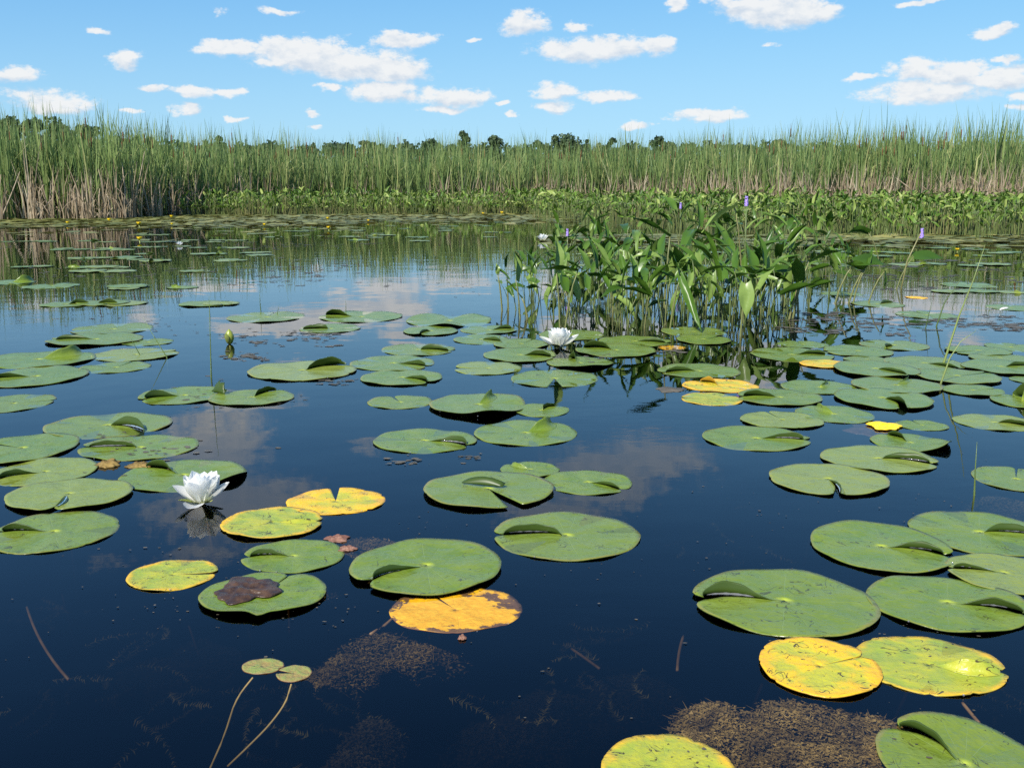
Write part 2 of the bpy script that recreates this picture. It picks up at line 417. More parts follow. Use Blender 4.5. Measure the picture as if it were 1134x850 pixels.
# ------------------------------------------------------------------ lily pads
def pad_sheet(a, b, notch, gap, fold, rg, wave=.0035, lift=None, tip=None, bite=0.0, nr_=13, na=84):
    """a lily leaf as a polar sheet cut from rim to centre; the lobe edge that curls up beside the cut is a second sheet.
    fold = (side, greatest width, where along the cut, roll radius / width, turn)"""
    ph = [rg.uniform(0, 6.28) for _ in range(8)]; m1, m2 = rg.choice((2, 3)), rg.choice((4, 5))
    def outline(t, f):
        r = 1 + .013 * math.sin(2 * t + ph[0]) + .010 * math.sin(3 * t + ph[1]) + .005 * math.sin(5 * t + ph[2]) + .002 * math.sin(13 * t + ph[3])
        d = max(0, min(f, 2 * math.pi - f))
        r *= 1 - .15 * math.exp(-(d / .09) ** 2)
        if bite:
            q = math.sin(11 * t + ph[4]) + math.sin(23 * t + ph[5]) + .7 * math.sin(41 * t + ph[6])
            r -= bite * max(0, q - 1.1)
        if tip is not None:
            dd = (t - tip + math.pi) % (2 * math.pi) - math.pi
            r += .16 * math.exp(-(dd / .12) ** 2) - .07 * math.exp(-(dd / .5) ** 2)
        return r
    def lens(r):
        if not fold: return 0.0
        q = min(1, max(0, (r - .06) / .93)) ** fold[2]
        return fold[1] * math.sin(math.pi * q) ** .8
    def relief(r, t):
        z = wave * r * r * (math.sin(m1 * t + ph[4]) + .6 * math.sin(m2 * t + ph[5])) + .0012 * r * math.sin(7 * t + ph[6]) * (a / .12)
        rim = max(0, (r - .90) / .10)
        z += .0012 * rim * rim * (.55 + .45 * math.sin(2 * t + ph[7])) * (a / .12) + wave * .5 * r
        if lift:
            la, lz, lw = lift
            dd = (t - la + math.pi) % (2 * math.pi) - math.pi
            z += lz * r ** 2.5 * math.exp(-(dd / lw) ** 2)
        return z
    def pt(r, f, z=0.0):
        t = notch + f; q = r * outline(t, f)
        return (q * math.cos(t) * a, q * math.sin(t) * b, z + relief(r, t)), (q * math.cos(f), q * math.sin(f))
    side = fold[0] if fold else 1
    V, U, F = [], [], []
    rs = [(i / nr_) ** .85 * .985 + .015 for i in range(nr_ + 1)]
    for j in range(na + 1):
        for r in rs:
            e = math.asin(min(.95, lens(r) / max(r, .02)))
            lo, hi = gap, 2 * math.pi - gap
            if side > 0: lo += e; hi += e * .75 if fold else 0
            else: hi -= e; lo -= e * .75
            f = lo + (hi - lo) * j / na
            p, u = pt(r, f); V.append(p); U.append(u)
    for j in range(na):
        for i in range(nr_):
            p = j * (nr_ + 1) + i; F.append((p, p + 1, p + nr_ + 2, p + nr_ + 1))
    if not fold: return (V, F, U), None
    LV, LU, LF = [], [], []; ns, nx = 22, 9
    cx_, cy_ = math.cos(notch), math.sin(notch); mx, my = -cy_ * side, cx_ * side
    for i in range(ns + 1):
        r = .06 + .935 * i / ns
        d = lens(r); e = math.asin(min(.95, d / r))
        f = (gap + e) if side > 0 else (2 * math.pi - gap - e)
        (X, Y, Z), u = pt(r, f)
        rho = max(.004, fold[3] * fold[1] * (.55 + .45 * d / fold[1]))
        for q in range(nx + 1):
            x = d * 1.06 * q / nx
            th = min(x / rho, fold[4]); rest = max(0, x - rho * fold[4])
            off = rho * math.sin(th) + rest * math.cos(th); up = rho * (1 - math.cos(th)) + rest * math.sin(th)
            LV.append((X - mx * off * a, Y - my * off * b, Z + up * (a + b) * .5 * (1 + .14 * math.sin(7 * r + ph[2]) + .05 * math.sin(23 * r + ph[4]))))
            LU.append((u[0], u[1] - side * x))
    for i in range(ns):
        for q in range(nx):
            p = i * (nx + 1) + q
            LF.append((p, p + 1, p + nx + 2, p + nx + 1) if side > 0 else (p, p + nx + 1, p + nx + 2, p + 1))
    return (V, F, U), (LV, LF, LU)

PADS = []
def P_(cx, cy, w_, h_, kind, notch, fold, label, **kw): PADS.append((cx, cy, w_, h_, kind, notch, fold, label, kw))

# upper left group
P_(125,364.5,86,13,'g',200,'','flat green lily pad farthest back in the pair beyond the upper left cluster')
P_(105.6,377,101,14,'g',185,'c-','green lily pad with a brownish rolled lobe at its left end, upper left cluster')
P_(164,379,55,8,'g',10,'','small narrow green lily pad right of the upper left cluster, level with its rolled pad')
P_(42,399,120,19,'g',60,'e-','wide green lily pad at left edge with a tall brownish flap standing up')
P_(40,418,105,23,'g',200,'c-','green lily pad at left edge below the pad with the brownish flap')
P_(15,447,84,21,'g',20,'','plain green lily pad cut by the left edge, alone beneath the upper left cluster')
P_(150,393,91,15,'l',30,'','pale yellow-rimmed lily pad pierced by thin stems in upper left cluster',bite=.02)
P_(128,407,75,13,'g',80,'','smooth green lily pad just in front of the yellow-rimmed pad at upper left')
P_(204,438,96,20,'g',215,'c-','green lily pad with a crumpled upright corner where the tall thin stem rises',corner=1)
P_(279,441,92,18,'g',60,'e+s','flat green lily pad touching the crumpled-corner pad on its right')
# left group round the big flower
P_(120,471.5,135,29,'g',325,'c+','large green lily pad with a dark curled lobe at front right, above the left group')
P_(25,498,112,34,'g',160,'','broad green lily pad cut by left edge, above the speckled olive pad')
P_(154.5,496,127,29,'g',185,'c-','green pad with shiny rolled lobe on its left, between curled pad and big flower')
P_(50,523,112,31,'l',225,'c-','speckled olive lily pad with a curled lobe at front left near the left edge',bite=.02)
P_(77,550,132,36,'l',275,'c+s','dotted olive lily pad with yellow front fold, left of the big white flower')
P_(203,527,136,36,'g',150,'e-','dark green pad with raised flap and lifted right rim behind the big white flower',lift=(335,.015,.42))
P_(60,590,138,47,'g',183,'c-','large green lily pad with a shiny crease and nibbled right rim at left edge',bite=.03)
P_(191.5,637,98,35,'yg',5,'','yellow-green lily pad with brown scribbled trails and orange rim, alone below big flower',gap=.06,bite=.015)
P_(302,580.5,112,35,'yg',8,'e-f','yellow-green lily pad with a golden torn right side, right of the big white flower',bite=.03)
P_(372,555.5,108,30,'y',100,'','ragged yellow lily pad with dark holes, behind the golden-sided pad',bite=.05,gap=.1)
P_(325,616.5,112,37,'g',182,'c-','dark green lily pad with a wet shiny crease behind the pad holding a dead leaf')
P_(292,660,140,49,'g',75,'','heart-shaped green lily pad with pointed front tip carrying a brown dead leaf',tip=278,lift=(275,.006,.9),z=.003)
# centre
P_(472,631,170,61,'g',222,'c-','large green lily pad with a dark curled front left lobe overlapping the orange pad',z=.005)
P_(504.5,673.5,149,52,'o',120,'','rotting orange lily pad with brown edges half under a green pad',z=-.0035,bite=.02,lift=(270,.002,1.0))
P_(627,594.5,166,53,'g',180,'c-','large green lily pad with a shiny rolled left lobe in open water at centre')
P_(541,545,145,40,'g',295,'','green lily pad torn across at front right with a dark flap at back left',gap=.12,flap2=1)
P_(587,520,67,17,'g',130,'e+s','small round green lily pad behind the torn pad at centre')
P_(651,534.5,100,27,'g',320,'c+s','green lily pad with a small front curl, right of the torn pad')
P_(470,488.5,115,27,'g',335,'c+','green lily pad with a dark oval curl at right, left one of the centre pair')
P_(582,480,116,28,'g',60,'e-','green lily pad with a bright green upright flap, right one of the centre pair')
P_(443,445.5,72,15,'g',110,'','small plain green lily pad alone left of the wavy raised-rim pad')
P_(529.5,449.5,106,26,'g',75,'e-s','green lily pad with a pointed flap and lifted wavy front rim showing dark underside',lift=(265,.010,.9),wave=.003)
P_(600,454.5,60,15,'g',50,'e+s','small green lily pad with a folded tip right of the lifted-rim pad')
P_(614,419.5,96,19.5,'g',268,'','green lily pad with a wide dark notch facing front, in front of second white flower',gap=.17)
# rows behind, centre
P_(295,351.5,83,12,'g',90,'','flat green lily pad farthest left in the back row with a thin stem behind it')
P_(399.5,351,93,12.5,'g',165,'e-','green lily pad with a long raised back flap and dark right tip, back row')
P_(365.5,364,67,10,'g',185,'c-','small green lily pad with dark right rim in front of the long-flap pad')
P_(497,355.5,95,14,'g',300,'','green lily pad with a scalloped wavy back rim, back row left of pickerelweed',wave=.0045)
P_(477,367,60,11,'g',250,'c-','small green lily pad with upturned curl just in front of the wavy-rimmed pad')
P_(541.5,365.5,63,9.5,'g',20,'c+','narrow green lily pad right of the wavy-rimmed pad in the back row')
P_(533,376,61,12,'g',330,'c+','small green lily pad with a round olive curl at its right, left of second flower')
P_(577,381.5,62,11,'g',60,'','small green lily pad touching the second white flower on its left')
P_(576,394,81,15.5,'g',345,'c+','green lily pad with a dark pointed curl, front left of second white flower')
P_(540,408,74,15,'l',180,'','pale mottled lily pad with nibbled rim left of the notched pad',bite=.03)
P_(463.5,387.5,81,13.5,'g',350,'c+','green pad with a flat curl at right, uppermost of the three stacked left of centre')
P_(435,402.5,92,17.5,'g',335,'c+','green pad with a dark round curl, middle of the three stacked left of centre')
P_(445,419,90,17,'g',320,'c+','green lily pad with a curl at right front, lowest of the three stacked pads')
P_(335.5,411.5,118,22,'l',35,'e+s','wide olive lily pad with dark nicks at its left front, left of the three stacked',bite=.03)
P_(642,402,74,13.5,'g',110,'e-','green lily pad with a small dark fin, directly below the second white flower',lift=(275,.012,.9))
P_(681.5,388.5,90,14.5,'g',150,'e-','green lily pad with a dark raised flap at left, right of second white flower')
P_(703,378,79,12,'g',340,'c+s','flat green lily pad behind the flap pad, under the pickerelweed stems')
P_(633,371,72,12,'g',90,'','green lily pad directly behind the second white flower')
P_(768,367.5,72,11,'g',0,'','flat green lily pad farther back of the pair under the pickerelweed')
P_(779,376.5,60,11,'g',40,'','green lily pad nearer of the pair under the pickerelweed')
P_(773.5,411,90,16,'g',190,'c-s','green lily pad with a small left curl on open water below the pickerelweed')
P_(798,427.5,83,15,'y',120,'e-s','yellow lily pad with a greenish fold, left end of the right-hand raft',bite=.01)
P_(788,442,67,14.5,'yg',170,'','yellow-green lily pad just below the yellow pad of the right-hand raft',bite=.015)
# right raft
P_(863,441,92,18,'g',175,'e-s','green lily pad with a dark slit, right of the yellow-green pad in right raft')
P_(866,466,90,19,'l',100,'','olive lily pad with a yellow rotted patch on its back rim, right raft',bite=.03)
P_(837.5,486,120,27,'g',350,'c+','green lily pad with a large dark curl at right, leftmost front pad of right raft')
P_(924,459,83,20,'g',100,'e+s','green lily pad with a dark thorn-like fin at its back left, right raft')
P_(978,443,103,23,'g',272,'e+s','big green lily pad with a dark triangular notch at front, middle of right raft',gap=.09)
P_(907,429,81,16,'g',60,'c-','olive green lily pad with a white-lit roll at upper right, right raft')
P_(992,428.5,95,18,'g',55,'c-','green lily pad with wide glossy roll and dark right end, middle right raft')
P_(970,411,91,18,'g',300,'c+s','green lily pad with a small dark round curl in front centre, right raft')
P_(914,403.5,57,9,'y','20','','thin brownish yellow lily pad between green pads, upper right raft',bite=.03)
P_(877,393,91,16,'g',5,'c+s','dark green glossy lily pad at the front of the pickerelweed right end')
P_(950,389.5,73,13,'g',180,'','green lily pad with a bright wet left rim, upper right raft')
P_(990,382.5,72,12,'g',235,'c-','smooth green lily pad with a small front curl, topmost of right raft')
P_(889,381.5,55,8,'g',90,'','narrow green lily pad with a red nick at right, by pickerelweed right end')
P_(960,399,50,8,'g',10,'','little green lily pad wedged between two bigger ones, upper right raft')
P_(1024,403,85,16,'g',300,'c+s','green lily pad split by a dark front notch beside a tall grass blade',gap=.1)
P_(1060,418,90,17,'g',20,'','green lily pad under the large dark upturned leaf at right')
P_(1077,433,66,13,'g',15,'','narrow green lily pad in front of the large dark upturned leaf at right')
P_(1083,389,70,11,'g',200,'','flat green lily pad right of the tall grass blades, back row at right')
P_(1107,397,66,10,'g',120,'','green lily pad with white glint on its back rim near right edge')
P_(1109,408,82,16,'g',10,'c+s','broad green lily pad near right edge, behind the dark upturned leaf')
P_(1120,384.5,52,10,'g',45,'','pale green lily pad cut by right edge, farthest back of right raft')
P_(1140,421,40,9,'g',60,'','sliver of green lily pad cut by the right edge, right of dark upturned leaf')
P_(1132,446,62,25,'g',80,'e-','green lily pad at right edge with a tall steep dark flap',big=1)
P_(1102,468,88,19,'l',325,'e+s','green lily pad with an orange rotted back rim, at right edge',bite=.03)
P_(1021,471,56,12,'g',95,'','small green lily pad right of the floating orange dead leaf')
P_(1008,490.5,84,21,'g',110,'e-','green lily pad with an upright fin and lifted right rim, front right raft',lift=(315,.018,.6))
P_(973,509.5,124,30,'l',335,'c+','large dotted green lily pad with a wide curl at right, second from raft front',bite=.015)
P_(917,532.5,128,36,'l',262,'c+s','large speckled green lily pad with a front notch, frontmost of right raft',gap=.07,bite=.015)
P_(1125,531,90,29,'g',60,'','green lily pad with streaked surface, cut by right edge beside a thin reed',bite=.02)
# front right
P_(976,608.5,152,55,'g',338,'c+','large glossy green lily pad with a white-lit back rim and dark right curl, front right',lift=(110,.006,.8))
P_(1085,591,152,50,'g',350,'c+','large green lily pad cut by right edge, behind the glossy-rimmed pad')
P_(1112,637,120,46,'l',165,'c-','yellowish green lily pad cut by right edge, between two large green pads')
P_(1049,671,172,64,'g',332,'c+','large green lily pad with a dark gaping curl at right edge, above the yellow pair')
P_(868,670,200,77,'g',178,'c-','largest green lily pad with yellow centre and wet shiny rolled lobe on left')
P_(907,741,132,66,'yx',20,'','golden yellow lily pad with black worm trails, left of the yellow pair',bite=.03)
P_(1028.6,738,162,67,'yg',345,'e-s','yellow-green lily pad with torn front rim, right of the yellow pair',bite=.04)
P_(1068,851,184,114,'g',125,'e-s','big green lily pad cut by the bottom edge at right corner',lift=(80,.006,.7))
P_(740,857,152,88,'yg',330,'e-s','yellow-green lily pad with orange rim cut by the bottom edge',bite=.045)
P_(291,737.5,46,17.5,'t',340,'','small reddish tan lily pad, left of the tiny stalked pair at lower left',stalk=((280,750),(262,775),(248,815),(232,852)),bite=.004)
P_(325.5,745.5,39,18.6,'t2',170,'','small olive lily pad, right of the tiny stalked pair at lower left',gap=.2,stalk=((317,775),(300,800),(276,825),(252,848)),bite=.004)
# far right pads, past the pickerelweed
P_(972,337,56,12,'g',25,'c+','green lily pad with rolled right end beside the bent pickerelweed stems')
P_(1026,349,64,9,'g',90,'','flat green lily pad right of bent pickerelweed, crossed by a reed')
P_(1120,341,50,9,'g',180,'','green lily pad at right edge with a white fallen petal on it')
P_(1072,316,56,6.5,'g',60,'','thin green lily pad far out at right, beside tall reeds')
P_(932,325.5,45,5,'g',200,'','thin green lily pad behind the bent pickerelweed stems')
P_(931,294,28,6,'g',100,'','tiny pale lily pad in scum behind the bent pickerelweed')
P_(1015,329.5,24,5,'o2',80,'','tiny floating orange lily pad at upper right on blue water',bite=.03)
P_(744,384,30,6,'o2',80,'','sunken orange lily pad under pickerelweed, behind green pads',z=-.003)
P_(10,313,52,8,'g',50,'e-','far green lily pad with brown upright flap at left edge')
P_(57,317,56,7,'g',0,'','thin far green lily pad near the left edge on blue water')

KIND = {'g': 'green', 'l': 'green', 'y': 'yellow', 'yx': 'yellow', 'yg': 'yellowgreen', 'o': 'orange', 'o2': 'orange', 't': 'tan', 't2': 'tan'}
# a second green, paler and more olive
M_olive = pad_material('pad_olive', 'green')
for mm in M_olive[:1]:
    nt = mm.node_tree
    pr = [n for n in nt.nodes if n.type == 'BSDF_PRINCIPLED'][0]
    src = pr.inputs['Base Color'].links[0].from_socket
    kk_ = NT(nt); mixed = kk_.mix(.38, src, rgb(.27, .29, .06)); nt.links.new(mixed, pr.inputs['Base Color'])

pad_info = []
PAD_GROUP = 'lily pads floating on the pond'
drops = []
films = []
PADS_SORT = sorted(PADS, key=lambda p: p[1] + p[3] / 2)
for idx, (cx, cy, w_, h_, kind, notch, fold, label, kw) in enumerate(PADS_SORT):
    rg = random.Random(1000 + int(cx * 7 + cy * 13))
    yn, yf = G(cx, cy + h_ / 2).y, G(cx, cy - h_ / 2).y
    yc = (yn + yf) / 2; b = (yf - yn) / 2
    s = yc / (CP + (0) * SP)
    row = G(cx, cy); half = (G(cx + w_ / 2, cy).x - G(cx - w_ / 2, cy).x) / 2
    a = half; b = min(max(b, a * .78), a * 1.25)
    X = row.x * (yc / row.y)
    nt_ = R(float(notch))
    gap = kw.get('gap', rg.uniform(.015, .04))
    fo = None
    if fold:
        side = 1 if fold[1] == '+' else -1
        small = fold.endswith('s')
        u_ = rg.uniform
        if fold[0] == 'c': fo = (side, u_(.09, .14), u_(.8, 1.4), u_(.40, .5), u_(1.7, 2.4)) if small else (side, u_(.11, .19), u_(.65, 1.6), u_(.30, .48), u_(1.3, 2.6))
        else: fo = (side, u_(.17, .24), u_(.8, 1.4), u_(.5, .6), u_(1.2, 1.6)) if small else (side, u_(.22, .33), u_(1.0, 2.4), u_(.5, .7), u_(.9, 1.4))
        if kw.get('big'): fo = (side, .75, 1.3, .35, 1.45)
        if fold.endswith('f'): fo = (side, .18, 1.3, 1.2, .3)
    lift = kw.get('lift')
    if lift: lift = (R(lift[0]), lift[1], lift[2])
    elif rg.random() < .5: lift = (rg.uniform(0, 6.28), rg.uniform(.001, .003) * a / .12, rg.uniform(.4, .8))
    near = w_ > 75
    z0 = kw.get('z')
    if z0 is None:
        n_under = sum(1 for (x2, y2, a2, b2) in pad_info if ((X - x2) / (a + a2)) ** 2 + ((yc - y2) / (b + b2)) ** 2 < .97)
        z0 = .0005 + .0025 * min(n_under, 4)
    pad_info.append((X, yc, a, b))
    main, lobe = pad_sheet(a, b, nt_, gap, fo, rg, wave=kw.get('wave', .0009) * a / .12, lift=lift, tip=R(kw['tip']) if 'tip' in kw else None,
                           bite=kw.get('bite', .006), nr_=13 if near else 9, na=96 if near else 56)
    mats = M_olive if kind == 'l' else PADM[KIND[kind]]
    v, f, uv, fm = thicken(*main[:2], np.array(main[2]), .0012)
    o = link_mesh('lily_pad', v, f, mats, uvs=uv, fmat=fm)
    o.location = (X, yc, z0)
    tag(o, label, 'lily pad', PAD_GROUP)
    if lobe:
        v, f, uv, fm = thicken(*lobe[:2], np.array(lobe[2]), .0012)
        link_mesh('curled_lobe', v, f, mats, o, uvs=uv, fmat=fm)
        if w_ > 100 and fold[0] == 'c' and cy > 440:      # water lying in the crease
            pth = []
            for q in range(15):
                r = .22 + .62 * q / 14; qq = min(1, max(0, (r - .06) / .93)) ** fo[2]; d_ = fo[1] * math.sin(math.pi * qq) ** .8 * .82
                ux, uy = math.cos(nt_), math.sin(nt_); pth.append((X + (ux * r - uy * fo[0] * d_) * a, yc + (uy * r + ux * fo[0] * d_) * b, z0 + .0022))
            films.append((pth, a))
    if kw.get('flap2') or kw.get('corner'):     # an extra upright fold of the leaf
        fv = []; fu = []; ff = []
        base = (-.42, .25, .22, .02) if kw.get('flap2') else (.55, .30, .95, -.05)
        ht = .11 if kw.get('flap2') else .26
        n = 12
        for j in range(5):
            for i in range(n + 1):
                t = i / n; q = j / 4
                px_ = base[0] + (base[2] - base[0]) * t; py_ = base[1] + (base[3] - base[1]) * t
                prof = math.sin(math.pi * min(1, t * .92 + .02)) ** .7
                jag = .03 * math.sin(t * 19) * q if kw.get('corner') else 0
                fv.append(((px_ + .04 * q * q + jag) * a, (py_ + .07 * q * q) * b, .003 + ht * q * prof * a + (jag * a)))
                fu.append((px_, py_ + .2 * q))
        for j in range(4):
            for i in range(n):
                p = j * (n + 1) + i; ff.append((p, p + n + 1, p + n + 2, p + 1))
        v, f, uv, fm = thicken(fv, ff, np.array(fu), .0012)
        link_mesh('raised_flap', v, f, mats, o, uvs=uv, fmat=fm)
    if 'stalk' in kw:
        pts = [G(px, py, -.012 - .02 * i) - Vector((X, yc, z0)) for i, (px, py) in enumerate(kw['stalk'])]
        pts = [Vector((0, 0, -.001))] + pts
        dense = []
        for i in range(len(pts) - 1):
            for j in range(4):
                t = j / 4
                p0, p1, p2, p3 = pts[max(i - 1, 0)], pts[i], pts[i + 1], pts[min(i + 2, len(pts) - 1)]
                dense.append(.5 * ((2 * p1) + (p2 - p0) * t + (2 * p0 - 5 * p1 + 4 * p2 - p3) * t * t + (3 * p1 - p0 - 3 * p2 + p3) * t ** 3))
        dense.append(pts[-1])
        tv, tf = tube(dense, [.0013] * len(dense), 6)
        link_mesh('stalk', tv, tf, M_stalk, o)
    elif near:
        tv, tf = tube([(0, 0, -.002), (rg.uniform(-.02, .02), .03, -.08), (rg.uniform(-.05, .05), .07, -.25), (rg.uniform(-.08, .08), .1, -.6)], [.003] * 4, 6)
        link_mesh('stalk', tv, tf, M_wetstem, o)
    if near and cy > 380:
        for q in range(rg.randint(0, 2)):
            t = R(270) + rg.uniform(-.9, .9)
            drops.append((X + math.cos(t) * a * rg.uniform(.97, 1.01), yc + math.sin(t) * b * 1.0, z0 + .002, rg.uniform(.0009, .0018)))

# far pads: many thin ones on the water before the reeds
far_meshes = []
for i in range(10):
    rg = random.Random(50 + i)
    fo = None if i % 5 else (rg.choice((-1, 1)), .22, 1.2, .45, rg.choice((1.3, 2.2)))
    main, lobe = pad_sheet(.115, .115, rg.uniform(0, 6.28), .03, fo, rg, wave=.001, lift=None, nr_=5, na=28, bite=.01)
    v = list(main[0]); f = list(main[1]); u = list(main[2])
    if lobe:
        n0 = len(v); v += lobe[0]; u += lobe[2]; f += [tuple(q + n0 for q in p) for p in lobe[1]]
    v, f, uv, fm = thicken(v, f, np.array(u), .0015)
    me_o = link_mesh('lily_pad', v, f, M_olive if i % 2 else PADM['green'], uvs=uv, fmat=fm)
    far_meshes.append(me_o)
ZF = [  # photo band: x0, x1, y0, y1, count, label
 (0, 150, 262, 300, 26, 'thin far lily pad floating in the reeds\' reflection at far left'),
 (150, 290, 256, 292, 34, 'thin far lily pad in the long rows left of centre, before the cattails'),
 (290, 560, 245, 268, 42, 'tiny far lily pad in the rows along the pickerelweed edge'),
 (60, 260, 292, 345, 12, 'scattered far lily pad on blue water, left'),
 (600, 860, 262, 300, 16, 'far lily pad glimpsed between and behind the pickerelweed stems'),
 (870, 1134, 263, 285, 40, 'thin far lily pad in the pale line before the right-hand pickerelweed bank'),
 (900, 1134, 286, 330, 10, 'scattered far lily pad among scum at upper right')]
for (x0, x1, y0, y1, n, lab) in ZF:
    rows = [y0 + (y1 - y0) * (i + .5) / max(3, n // 6) for i in range(max(3, n // 6))]
    for i in range(n):
        py = rnd.choice(rows) + rnd.uniform(-1.2, 1.2); px = rnd.uniform(x0, x1)
        src = far_meshes[(i + int(x0)) % 10]
        if 'used' not in src: o = src; src['used'] = 1
        else: o = src.copy(); COL.objects.link(o)
        p = G(px, py); s = rnd.uniform(.7, 1.25); sx_ = 1
        o.location = (p.x, p.y, .0015 + rnd.uniform(0, .005)); o.rotation_euler = (0, 0, rnd.uniform(0, 6.28)); o.scale = (s, s, s)
        tag(o, lab, 'lily pad', 'far lily pads: ' + lab.split(' lily pad ')[1])
for o in far_meshes:
    if 'used' in o: del o['used']
for o in COL.objects:
    if 'used' in o: del o['used']
# the mass of leaves along the foot of the reeds that no one could count
def join_scatter(name, src_list, places, mats, kind='stuff'):
    V, F, M, T, n0 = [], [], [], [], 0
    for (me, M4) in places:
        pass
V, F, T, n0 = [], [], [], 0
for i in range(9000):
    if i < 7600:
        px = rnd.uniform(-250, 640); py = 238 + abs(rnd.gauss(0, 1)) * 7.5
        if px > 400: py = 236.5 + abs(rnd.gauss(0, 1)) * 4
        if py > 251 and math.sin(py * 2.1 + px * .012) + .5 * math.sin(px * .05 + py) < .25: continue
    else:
        px = rnd.uniform(600, 1300); py = 261 + abs(rnd.gauss(0, 1)) * 6
        if py > 268 and math.sin(py * 1.6 + px * .01) < .2: continue
    p = G(px, py); r0 = rnd.uniform(.07, .14); z = .002 + rnd.uniform(0, .02); t0 = rnd.uniform(0, 6.28); tl = rnd.uniform(-.12, .2)
    V.append((p.x, p.y, z)); tint = rnd.random() ** 1.5
    T.append(tint)
    for q in range(12):
        t = t0 + .12 + (6.04) * q / 11; r = r0 * (1 + .06 * math.sin(3 * t + i))
        V.append((p.x + r * math.cos(t), p.y + r * math.sin(t), max(z - .001, z + tl * r * math.sin(t - t0)))); T.append(tint)
    for q in range(11): F.append((n0, n0 + 1 + q, n0 + 2 + q))
    n0 += 13
M_farpad = tint_leaf('far_pad_leaf', rgb(.12, .14, .035), rgb(.21, .215, .055), rgb(.32, .29, .08), .45, .15, .4)
tag(link_mesh('lily_pads_along_reeds', np.array(V), F, M_farpad, tint=T), 'dense line of small lily pads along the foot of the reeds', 'lily pads', kind='stuff')
# beads of water on the pad rims
DV, DF = [], []
for (x, y, z, r) in drops:
    n0 = len(DV)
    for j in range(5):
        ph_ = math.pi * j / 4
        for i in range(8):
            DV.append((x + r * math.sin(ph_) * math.cos(i * math.pi / 4), y + r * math.sin(ph_) * math.sin(i * math.pi / 4), z + r * .9 * math.cos(ph_)))
    for j in range(4):
        for i in range(8):
            a_, b_ = n0 + j * 8 + i, n0 + j * 8 + (i + 1) % 8; DF.append((a_, a_ + 8, b_ + 8, b_))
for (pth, a) in films:
    n_ = len(pth); rr_ = [.0003 + .0016 * math.sin(math.pi * i / (n_ - 1)) ** .6 * (1 + .35 * math.sin(i * 2.3 + a * 90)) * a / .12 for i in range(n_)]
    tv, tf = tube(pth, rr_, 8); n0 = len(DV); DV += tv; DF += [tuple(i + n0 for i in f) for f in tf]
tag(link_mesh('water_drops', np.array(DV), DF, M_drop), 'glinting water beads on the rims of the lily pads', 'water drops', kind='stuff')

# ------------------------------------------------------------------ white water lilies
def petal(L, W, elev, azim, cup=.35, r0=.006, arch=.25, th=.0006):
    V, U, F = [], [], []; n, mth = 10, 6
    for i in range(n + 1):
        t = i / n
        wd = W * (math.sin(math.pi * (t * .80 + .10)) ** .7) * (1 - t ** 5) ** .55 + .0004
        e = elev + arch * (t - .35)
        # position along a slightly bending midrib
        if i == 0: px, pz = r0, 0.0; lastp = (px, pz)
        else:
            px = lastp[0] + math.cos(e) * L / n; pz = lastp[1] + math.sin(e) * L / n; lastp = (px, pz)
        for j in range(mth + 1):
            s = (j / mth - .5) * 2
            y = s * wd / 2; c = cup * wd * s * s * .5
            V.append((px - math.sin(e) * c, y, pz + math.cos(e) * c)); U.append((t, s))
    for i in range(n):
        for j in range(mth):
            p = i * (mth + 1) + j; F.append((p, p + 1, p + mth + 2, p + mth + 1))
    ca, sa = math.cos(azim), math.sin(azim)
    V = [(x * ca - y * sa, x * sa + y * ca, z) for x, y, z in V]
    if not th: return np.array(V), F, None, None
    return thicken(V, F, np.array(U), th)

def lily(loc, s, rz, label, layers, low):
    root = empty('water_lily', loc, rz); tag(root, label, 'water lily', 'white water lilies')
    rg = random.Random(int(s * 1000) + 5)
    def add(L, W, el_, az_, mats=None, nm='petal', **kw):
        v, f, uv, fm = petal(L * s, W * s, el_, az_, th=0, **kw)
        link_mesh(nm, np.array(v) + np.array((0, 0, .0015)), f, mats or [M_petal, M_petal], root, fmat=fm)
    for (el_, az_) in low: add(.058, .036, R(el_), R(az_), r0=.007, arch=.6, cup=.55)
    for (n, el_, L, W, off) in layers:
        for i in range(n):
            add(L * rg.uniform(.93, 1.05), W * rg.uniform(.92, 1.08), R(el_ + rg.uniform(-5, 5)), 2 * math.pi * (i + off) / n + rg.uniform(-.12, .12))
    for q in range(4): add(.044, .02, R(rg.uniform(10, 22)), R(45 + 90 * q + rg.uniform(-12, 12)), [M_sepal, M_sepal], 'sepal', arch=.15, r0=.004)
    SV, SF = [], []
    for i in range(46):
        t = rg.uniform(0, 6.28); r = rg.uniform(.001, .005) * s; h = rg.uniform(.014, .024) * s
        v, f = tube([(r * math.cos(t), r * math.sin(t), .006 * s), (r * 1.3 * math.cos(t), r * 1.3 * math.sin(t), h)], [.0009 * s, .0012 * s], 4)
        n0 = len(SV); SV += v; SF += [tuple(q + n0 for q in p) for p in f]
    link_mesh('stamens', np.array(SV), SF, M_stamen, root)
    tv, tf = tube([(0, 0, .001), (.005, .01, -.03), (.02, .05, -.3), (.03, .08, -.6)], [.004 * s, .0035 * s, .003, .003], 8)
    link_mesh('stalk', tv, tf, M_wetstem, root)
    return root
lily(G(222, 560) + Vector((0, .012, .001)), 1.08, R(0), 'large open white water lily at left, nearest the viewer, beside a dark green pad',
     [(7, 58, .058, .044, .1), (6, 70, .058, .042, .5), (5, 80, .056, .030, .3)], [(27, 176), (34, 8), (38, 120), (40, 62), (4, 262)])
lily(G(620, 386) + Vector((0, .02, .001)), 1.50, R(20), 'second white water lily at centre, in front of the pickerelweed clump',
     [(8, 54, .054, .038, .2), (7, 68, .055, .036, .5), (5, 80, .052, .026, .3)], [(22, 150), (30, -18), (34, 100)])
